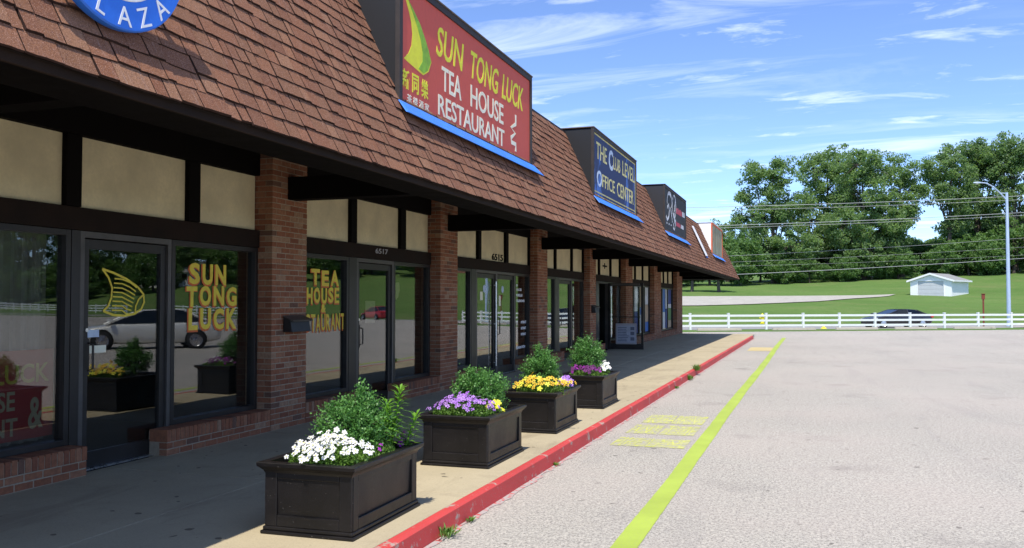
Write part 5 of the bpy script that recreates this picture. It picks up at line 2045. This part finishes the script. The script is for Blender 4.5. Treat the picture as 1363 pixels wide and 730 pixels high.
# ---------------------------------------------------------------- cars
def car(loc, rz, paint, label, L=4.9, W=1.82, H=1.45):
    """sedan; local x forward"""
    t = thing('sedan_car', loc, label, 'car', rz=rz)
    h = L / 2
    # body stations: x, half width, bottom, top of bonnet / belt / boot
    st = [(-h, .62, .42, .74), (-h + .06, .78, .30, .90), (-h + .35, .86, .24, 1.00), (-h + .9, .90, .20, 1.02), (-h + 1.5, .91, .19, .98), (-.2, .91, .19, .955), (.7, .91, .19, .94),
          (h - 1.35, .905, .19, .93), (h - .9, .89, .20, .86), (h - .45, .85, .22, .79), (h - .16, .76, .26, .70), (h, .58, .34, .58)]
    sc = W / 1.82
    ring = []
    for (x, w, zb, zt) in st:
        w *= sc
        half = [(0, zb), (w * .80, zb), (w * .95, zb + .08), (w, zb + .28 * (zt - zb) + .05), (w * .995, zb + .62 * (zt - zb)), (w * .955, zt - .075), (w * .86, zt - .015), (w * .5, zt + .012), (0, zt + .022)]
        r = [(x, -a, b) for a, b in half] + [(x, a, b) for a, b in reversed(half[1:-1])]
        ring.append(r)
    m = MB()
    n = len(ring[0])
    for r in ring: m.v += r
    for i in range(len(ring) - 1):
        for k in range(n):
            a = i * n + k; b = i * n + (k + 1) % n
            m.f.append((a, b, b + n, a + n)); m.mi.append(0); m.tone.append(0)
    m.f.append(tuple(range(n))); m.f.append(tuple((len(ring) - 1) * n + k for k in reversed(range(n)))); m.mi += [0, 0]; m.tone += [0, 0]
    body = m.build('body', paint, t, world=False, smooth=True); recalc(body)
    sb = body.modifiers.new('sub', 'SUBSURF'); sb.levels = 1; sb.render_levels = 2
    # greenhouse
    g0 = [(-h + .55, .70, .99), (-h + 1.35, .64, H - .05), (-.45, .66, H), (.25, .65, H - .03), (h - 1.30, .72, .925)]
    bl = [(-h + .50, .80, .985), (-h + 1.30, .835, .985), (-.45, .84, .97), (.45, .84, .955), (h - 1.05, .80, .90)]
    m = MB()
    for i in (1, 2):
        a, b = g0[i], g0[i + 1]
        m.hexa([(a[0], -a[1] * sc, a[2] - .03), (b[0], -b[1] * sc, b[2] - .03), (b[0], b[1] * sc, b[2] - .03), (a[0], a[1] * sc, a[2] - .03),
                (a[0], -a[1] * sc * .9, a[2] + .012), (b[0], -b[1] * sc * .9, b[2] + .012), (b[0], b[1] * sc * .9, b[2] + .012), (a[0], a[1] * sc * .9, a[2] + .012)])
    m.build('roof', paint, t, world=False, bevel=.015)
    # pillars
    for s in (-1, 1):
        for (p, q, r_) in (((bl[0][0], bl[0][1], bl[0][2]), (g0[1][0], g0[1][1], g0[1][2] - .02), .05), ((bl[2][0], bl[2][1], bl[2][2]), (g0[2][0], g0[2][1], g0[2][2] - .02), .035), ((bl[4][0], bl[4][1], bl[4][2]), (g0[3][0], g0[3][1], g0[3][2] - .02), .035)):
            m = MB(); m.tube([(p[0], s * p[1] * sc, p[2] - .02), (q[0], s * q[1] * sc, q[2])], r_, 6); m.build('pillar', paint, t, world=False)
        for (i0, i1, j0, j1) in ((0, 2, 1, 2), (2, 4, 2, 3)):
            m = MB()
            P = [(bl[i0][0], s * bl[i0][1] * sc * .985, bl[i0][2] - .01), (bl[i1][0], s * bl[i1][1] * sc * .985, bl[i1][2] - .01), (g0[j1][0], s * g0[j1][1] * sc, g0[j1][2] - .02), (g0[j0][0], s * g0[j0][1] * sc, g0[j0][2] - .02)]
            m.face(P if s < 0 else P[::-1]); m.build('side_window', 'carglass', t, world=False)
        m = MB()
        m.box((h - 1.32, s * .86 * sc, .95), (h - 1.16, s * 1.02 * sc, 1.07)); m.build('mirror', paint, t, world=False, bevel=.03)
    for i, (k, j, nm) in enumerate(((4, 3, 'windscreen'), (0, 1, 'rear_window'))):
        m = MB()
        P = [(bl[k][0], -bl[k][1] * sc * .96, bl[k][2] - .01), (bl[k][0], bl[k][1] * sc * .96, bl[k][2] - .01), (g0[j][0], g0[j][1] * sc * .98, g0[j][2] - .01), (g0[j][0], -g0[j][1] * sc * .98, g0[j][2] - .01)]
        m.face(P if i == 0 else P[::-1]); m.build(nm, 'carglass', t, world=False)
    m = MB(); m.box((-h + 1.1, -.6 * sc, .6), (h - 1.4, .6 * sc, .93))
    for s in (-1, 1):
        m.box((-.35, s * .22 * sc - (.25 if s < 0 else 0), .6), (-.15, s * .22 * sc + (.25 if s > 0 else 0), 1.20))
    m.build('cabin', 'cabin', t, world=False)
    wr = .325
    for s in (-1, 1):
        for xx in (h - .92, -h + 1.02):
            yo = s * .91 * sc
            m = MB(); m.lathe([(0, -.02), (wr + .065, -.02), (wr + .065, .016), (wr + .04, .018), (0, .018)], (xx, yo - s * .012 - (.0 if s > 0 else 0), wr + .015), 24, 'y'); m.build('wheel_arch', 'black', t, world=False)
            m = MB(); yb = yo + s * .012
            prof = [(wr - .10, -.10), (wr - .02, -.10), (wr, -.07), (wr, .02), (wr - .02, .04), (wr - .10, .042)]
            m.lathe(prof, (xx, yb - .0, wr + .002), 24, 'y'); w = m.build('wheel', 'tyre', t, world=False, smooth=True)
            m = MB(); m.lathe([(wr - .095, s * .036), (wr - .11, s * .02), (.07, s * .03), (.05, s * .04), (0, s * .04)], (xx, yb, wr + .002), 24, 'y')
            m.build('rim', 'rim', w, world=False)
        m = MB(); z = .66
        m.hexa([(h - .50, s * .62 * sc, z - .06), (h - .10, s * .50 * sc, z - .09), (h - .10, s * .66 * sc, z - .09), (h - .50, s * .872 * sc, z - .05), (h - .50, s * .62 * sc, z + .08), (h - .13, s * .50 * sc, z + .0), (h - .13, s * .70 * sc, z + .0), (h - .50, s * .872 * sc, z + .09)])
        o = m.build('headlight', 'headlamp', t, world=False); recalc(o)
        m = MB(); m.box((-h + .01, s * .45 * sc, .76), (-h + .22, s * .845 * sc, .90)); m.build('tail_light', 'taillamp', t, world=False, bevel=.02)
    m = MB(); m.box((h - .12, -.42 * sc, .50), (h - .005, .42 * sc, .60)); m.build('grille', 'black', t, world=False, bevel=.01)
    m = MB(); m.box((h - .15, -.55 * sc, .30), (h - .02, .55 * sc, .40)); m.build('bumper_intake', 'black', t, world=False, bevel=.01)
    return t


def build_cars():
    # white sedan standing in the lot, seen mirrored in the first shop's glass
    car((10.3, 26.8, .0), math.radians(-46), 'carwhite', 'white sedan mirrored in the first shop door and window', L=5.05, W=1.86)
    t = 66.5 * (1192 - 681.5) / 1180
    x, y = gp(66.5, t)
    car((x, y, -.20), math.radians(180 + YAW) + math.atan(SK), 'cardark', 'black sedan passing on the street behind the fence', L=5.2, H=1.38)
    t = 66.5 * (1246 - 681.5) / 1180
    x, y = gp(du(65.6 - 5, t), t)
    x, y = gp(du(63, 56), 56)
    car((x, y, -.20), math.radians(YAW) + math.atan(SK), 'carred', 'red sedan mirrored in the second and third shop windows', L=4.5)


build_cars()


# ================================================================ TREES
def tree(name, d, t, lobes, seed, label, leafmat='treeleaf', trunk=.45, density=1.0, leaf=.36, clump_r=1.3, group='tall trees behind the grass bank', lean=0.):
    """lobes: (across, depth, height, radius, vertical radius) from the trunk foot"""
    rng = np.random.default_rng(seed)
    x, y = gp(d, t)
    z = gz(d, t)
    o = thing(name, (x, y, z - .1), label, 'tree', group, rz=math.radians(YAW))
    m = MB()
    zmax = max(l[2] for l in lobes)
    hub = min(l[2] - l[4] * .3 for l in lobes)
    hub = max(2.0, hub)
    topz = zmax
    m.tube([(0, 0, 0), (.1 + lean * .3, .05, hub * .5), (lean, 0, hub), (lean * 1.5, .1, (hub + topz) / 2), (lean * 2, 0, topz)], [trunk * 1.25, trunk * .95, trunk * .8, trunk * .5, trunk * .15], 8)
    pts, tones, axs = [], [], []
    for (a, b, h, r, rv) in lobes:
        m.tube([(lean, 0, hub * .85), (lean + (a - lean) * .55, b * .5, hub + (h - hub) * .45), (a, b, h)], [trunk * .45, trunk * .28, trunk * .10], 5, cap=False)
        n = int(density * 4.1 * (r * r * .6 + r * rv * .9) / (clump_r ** 2) + 5)
        for k in range(n):
            v = rng.normal(size=3); v /= np.linalg.norm(v)
            s = rng.uniform(.45, 1.05)
            c = np.array([a + v[0] * r * s, b + v[1] * r * s, h + v[2] * rv * s])
            if c[2] < .4: continue
            if k % 3 == 0:
                m.tube([(a, b, h), tuple((np.array([a, b, h]) + c) / 2 + rng.normal(size=3) * .3), tuple(c)], [trunk * .12, trunk * .07, .02], 4, cap=False)
            nl = int(rng.uniform(48, 84) * (clump_r / 1.25) ** 2 * (.42 / leaf) ** 2 * .9)
            rad = clump_r * rng.uniform(.55, 1.1)
            q = rng.normal(size=(nl, 3)); q /= np.linalg.norm(q, axis=1, keepdims=True)
            q *= (rng.uniform(.15, 1, nl) ** .6)[:, None] * rad * np.array([1, 1, .72])
            pts.append(c + q)
            tones.append(np.clip(rng.uniform(.0, .75) + rng.normal(size=nl) * .18, 0, 1))
    m.build('trunk', 'bark', o, world=False)
    P = np.concatenate(pts)
    sz = rng.uniform(.65, 1.25, len(P)) * leaf
    V = leaf_quads(P, sz, sz * .8, .55, rng)
    me = quads_mesh('crown', V, leafmat, np.concatenate(tones))
    tag(link('crown', me, o), kind='stuff')
    return o


def copy_thing(o, d, t, label, sc=1., rz=0., group=None):
    c = o.copy(); COL.objects.link(c)
    x, y = gp(d, t)
    c.location = (x, y, gz(d, t) - .1)
    c.rotation_euler = (0, 0, o.rotation_euler.z + rz)
    c.scale = (sc, sc, sc)
    c['label'] = label
    if group: c['group'] = group
    for ch in o.children:
        k = ch.copy(); COL.objects.link(k); k.parent = c
    return c


def build_trees():
    D = 152.
    k = D / 1180

    def at(px, dd=D): return (px - 681.5) / 1180 * dd

    # left group of four tall trees
    A = tree('cottonwood_tree', 150, at(1030, 150), [(-3.2, 0, 18.5, 2.6, 2.0), (-4.6, 0, 15.0, 1.6, 1.2), (1.5, 0, 18.8, 3.4, 2.8), (-2.0, 1, 11.5, 4.8, 3.6), (2.5, 0, 12.5, 4.2, 3.6), (-3.2, 0, 6.5, 4.2, 3.4), (2.5, -1, 6.2, 4.4, 3.2), (-.5, 0, 15.2, 2.2, 1.6)], 101, 'tall green tree, leftmost of the group above the gravel drive')
    B = tree('cottonwood_tree', 156, at(1103, 156), [(-2.5, 0, 19.5, 3.6, 2.8), (2.2, 0, 20.6, 3.6, 2.9), (0, 0, 16, 4.8, 3.6), (-3, 0, 10.5, 4.6, 3.8), (3.2, 0, 11, 4.8, 3.8), (0, -1, 6, 4.8, 3.4)], 102, 'tall green tree second from the left of the group')
    C = tree('cottonwood_tree', 148, at(1150, 148), [(-1.2, 0, 19.2, 3.6, 3.0), (2.6, 0, 18.4, 3.4, 2.8), (0, 0, 14.2, 4.8, 3.8), (3.2, 0, 9.5, 4.2, 3.6), (-3, 0, 8.8, 4.6, 3.6), (.5, -1, 4.6, 4.4, 3.0)], 103, 'tall dense tree in the middle, left of the sky gap')
    E = tree('cottonwood_tree', 150, at(1200, 150), [(0, 0, 18.0, 3.0, 2.8), (1.4, 0, 14.5, 3.0, 2.6), (-1.2, 0, 11.2, 4.2, 3.6), (1.6, 0, 10.2, 2.2, 1.6), (-2.0, 0, 6.0, 3.4, 2.8)], 104, 'tall tree right beside the sky gap above the garage')
    # right group, open crowns with limbs showing
    F = tree('cottonwood_tree', 150, at(1262, 150), [(-2.6, 0, 17.8, 2.4, 2.0), (.6, 0, 20.2, 2.4, 2.0), (-1.2, 0, 13.6, 3.0, 2.0), (2.4, 0, 16.6, 2.8, 2.2), (2.2, 0, 11.2, 2.8, 1.9), (-.5, 0, 16.6, 2.8, 2.2), (1.0, 0, 8.4, 2.6, 1.6), (3.4, 0, 13.6, 2.4, 2.0)], 105, 'open crowned tall tree right of the sky gap', 'treeleaf2', trunk=.36, density=1.0, lean=.5)
    G = tree('cottonwood_tree', 154, at(1303, 154), [(-1.2, 0, 21.4, 2.6, 2.4), (1.6, 0, 20.2, 2.6, 2.2), (-2.4, 0, 18.4, 2.8, 2.2), (2.6, 0, 16.6, 3.0, 2.2), (-1.6, 0, 13.2, 3.4, 2.4), (1.8, 0, 11.2, 3.0, 2.0), (-2.6, 0, 9.6, 2.6, 1.8), (3.4, 0, 19.0, 2.2, 1.8), (0, 0, 18.6, 2.6, 2.0), (3.2, 0, 8.2, 2.6, 1.6)], 106, 'tallest tree behind the street lamp arm', 'treeleaf2', trunk=.40, density=1.0)
    H = tree('cottonwood_tree', 150, at(1352, 150), [(-.6, 0, 20.8, 3.0, 2.6), (2.4, 0, 19.2, 3.0, 2.4), (-1.8, 0, 16.6, 3.0, 2.4), (1.2, 0, 13.2, 3.4, 2.4), (-2.6, 0, 12.0, 2.6, 1.8), (2.8, 0, 9.4, 2.8, 1.8), (-2.2, 0, 8.6, 2.4, 1.6), (-3.0, 0, 19.4, 2.2, 1.8), (.6, 0, 18.6, 2.6, 2.0)], 107, 'tall tree at the right edge behind the lamp post', 'treeleaf2', trunk=.40, density=1.0)
    I = copy_thing(G, 156, at(1405, 156), 'tall tree just outside the right edge', 1.0, 1.1)
    # lower growth under them
    bl = 'bushleaf'
    bush1 = tree('understory_tree', 158, at(1012, 158), [(-3, 0, 3.2, 3.6, 2.8), (1.5, 0, 4.5, 3.8, 3.4), (4, 0, 2.8, 3.2, 2.6)], 121, 'low bushy tree under the leftmost tall tree', bl, .2, 1.2, .40, 1.1, 'bushes under the tall trees')
    spots = [(1062, 160, 1.0, .5, 'low bush between the first two tall trees'), (1120, 158, 1.1, 1.9, 'low bush below the dense middle tree'), (1175, 159, 1.15, 3.0, 'low bush behind the garage on its left'),
             (1236, 160, .75, 4.1, 'low bush behind the garage under the sky gap'), (1278, 157, 1.1, .9, 'low bush behind the garage roof on its right'), (1322, 158, 1.15, 2.2, 'low bush left of the lamp post'), (1366, 157, 1.2, 5.0, 'low bush right of the lamp post'), (1205, 166, .85, 5.6, 'low bush behind the left end of the garage'), (1255, 168, .8, 2.6, 'low bush right below the sky gap'), (1300, 168, 1.3, 1.3, 'low bush below the open crowned tree'), (1345, 168, 1.4, .3, 'low bush behind the lamp post')]
    for px, dd, sc, rz, lab in spots: copy_thing(bush1, dd, at(px, dd), lab, sc, rz)
    for j, (px, sc, lab) in enumerate(((1262, .8, 'front bush right of the garage roof'), (1290, .85, 'front bush behind the marker post'), (1318, .8, 'front bush just left of the lamp post'), (1350, 1.15, 'front bush at the right picture edge'), (1040, .6, 'front bush at the left end of the tall group'),
                                       (1078, .55, 'front bush below the second tall tree'), (1122, .6, 'front bush in the middle of the tall group'), (1160, .6, 'front bush left of the garage'), (1196, .7, 'front bush close behind the garage'))):
        copy_thing(bush1, 146, at(px, 146), lab, sc, .7 + j * 1.7)
    # small trees at the corner of the building
    s1 = tree('small_tree', 122, at(921, 122), [(-.8, 0, 3.2, 1.8, 1.2), (1.2, 0, 3.4, 1.9, 1.3), (0, 0, 4.6, 1.8, 1.2)], 131, 'small tree with bare trunk next to the building corner', bl, .20, 1.0, .32, .85, 'small trees beside the gravel drive')
    copy_thing(s1, 121, at(957, 121), 'small tree with bare trunk below the roof end', 1.0, 2.0)
    for j, (px, dd, sc, rz, lab) in enumerate(((895, 135, .95, 1.0, 'bushy growth behind the building corner'), (945, 140, 1.0, 2.4, 'bushy growth between the two small trees'), (985, 142, 1.05, 4.0, 'bushy growth right of the roof end'))):
        copy_thing(bush1, dd, at(px, dd), lab, sc, rz)
    tall = tree('cottonwood_tree', 158, at(968, 158), [(0, 0, 8.5, 3.4, 2.8), (-2.4, 0, 5, 3.4, 2.8), (2.2, 0, 5.2, 3.4, 2.8)], 141, 'lower tree left of the tall group, by the roof end', 'treeleaf', .3)
    # trees on the hill that only the shop windows show
    spots = [(17.5, 200, 'above the fourth shop window'), (20.5, 205, 'above the third shop doors'), (23.5, 198, 'right of the third shop doors'), (26.5, 205, 'above the second shop door'), (29.5, 200, 'above the painted tea house letters'),
             (32, 215, 'beside the painted tea house letters'), (34.5, 205, 'at the right end of the first window'), (37, 214, 'above the painted yellow letters'), (39.5, 206, 'above the white car roof'), (42, 216, 'above the painted sail'), (44.5, 206, 'above the door handle'), (47, 214, 'behind the blue grey lamp'), (49.5, 205, 'left in the leftmost window'), (52, 212, 'at the edge of the leftmost window')]
    for j, (ang, dist, lab) in enumerate(spots):
        X, Y = -13 + dist * math.sin(math.radians(ang)), dist * math.cos(math.radians(ang))
        d, t = X * FW[0] + Y * FW[1], X * RT[0] + Y * RT[1]
        copy_thing((B, C, A)[j % 3], d, t, 'tree mirrored ' + lab, .95 + .1 * ((j * 7) % 3), j * 1.3, 'trees mirrored in the shop windows')
        X, Y = -13 + (dist - 12) * math.sin(math.radians(ang + 1.2)), (dist - 12) * math.cos(math.radians(ang + 1.2))
        d, t = X * FW[0] + Y * FW[1], X * RT[0] + Y * RT[1]
        copy_thing(bush1, d, t, 'bush mirrored below the tree ' + lab, 1.1, j * 2.1, 'bushes mirrored in the shop windows')


build_trees()
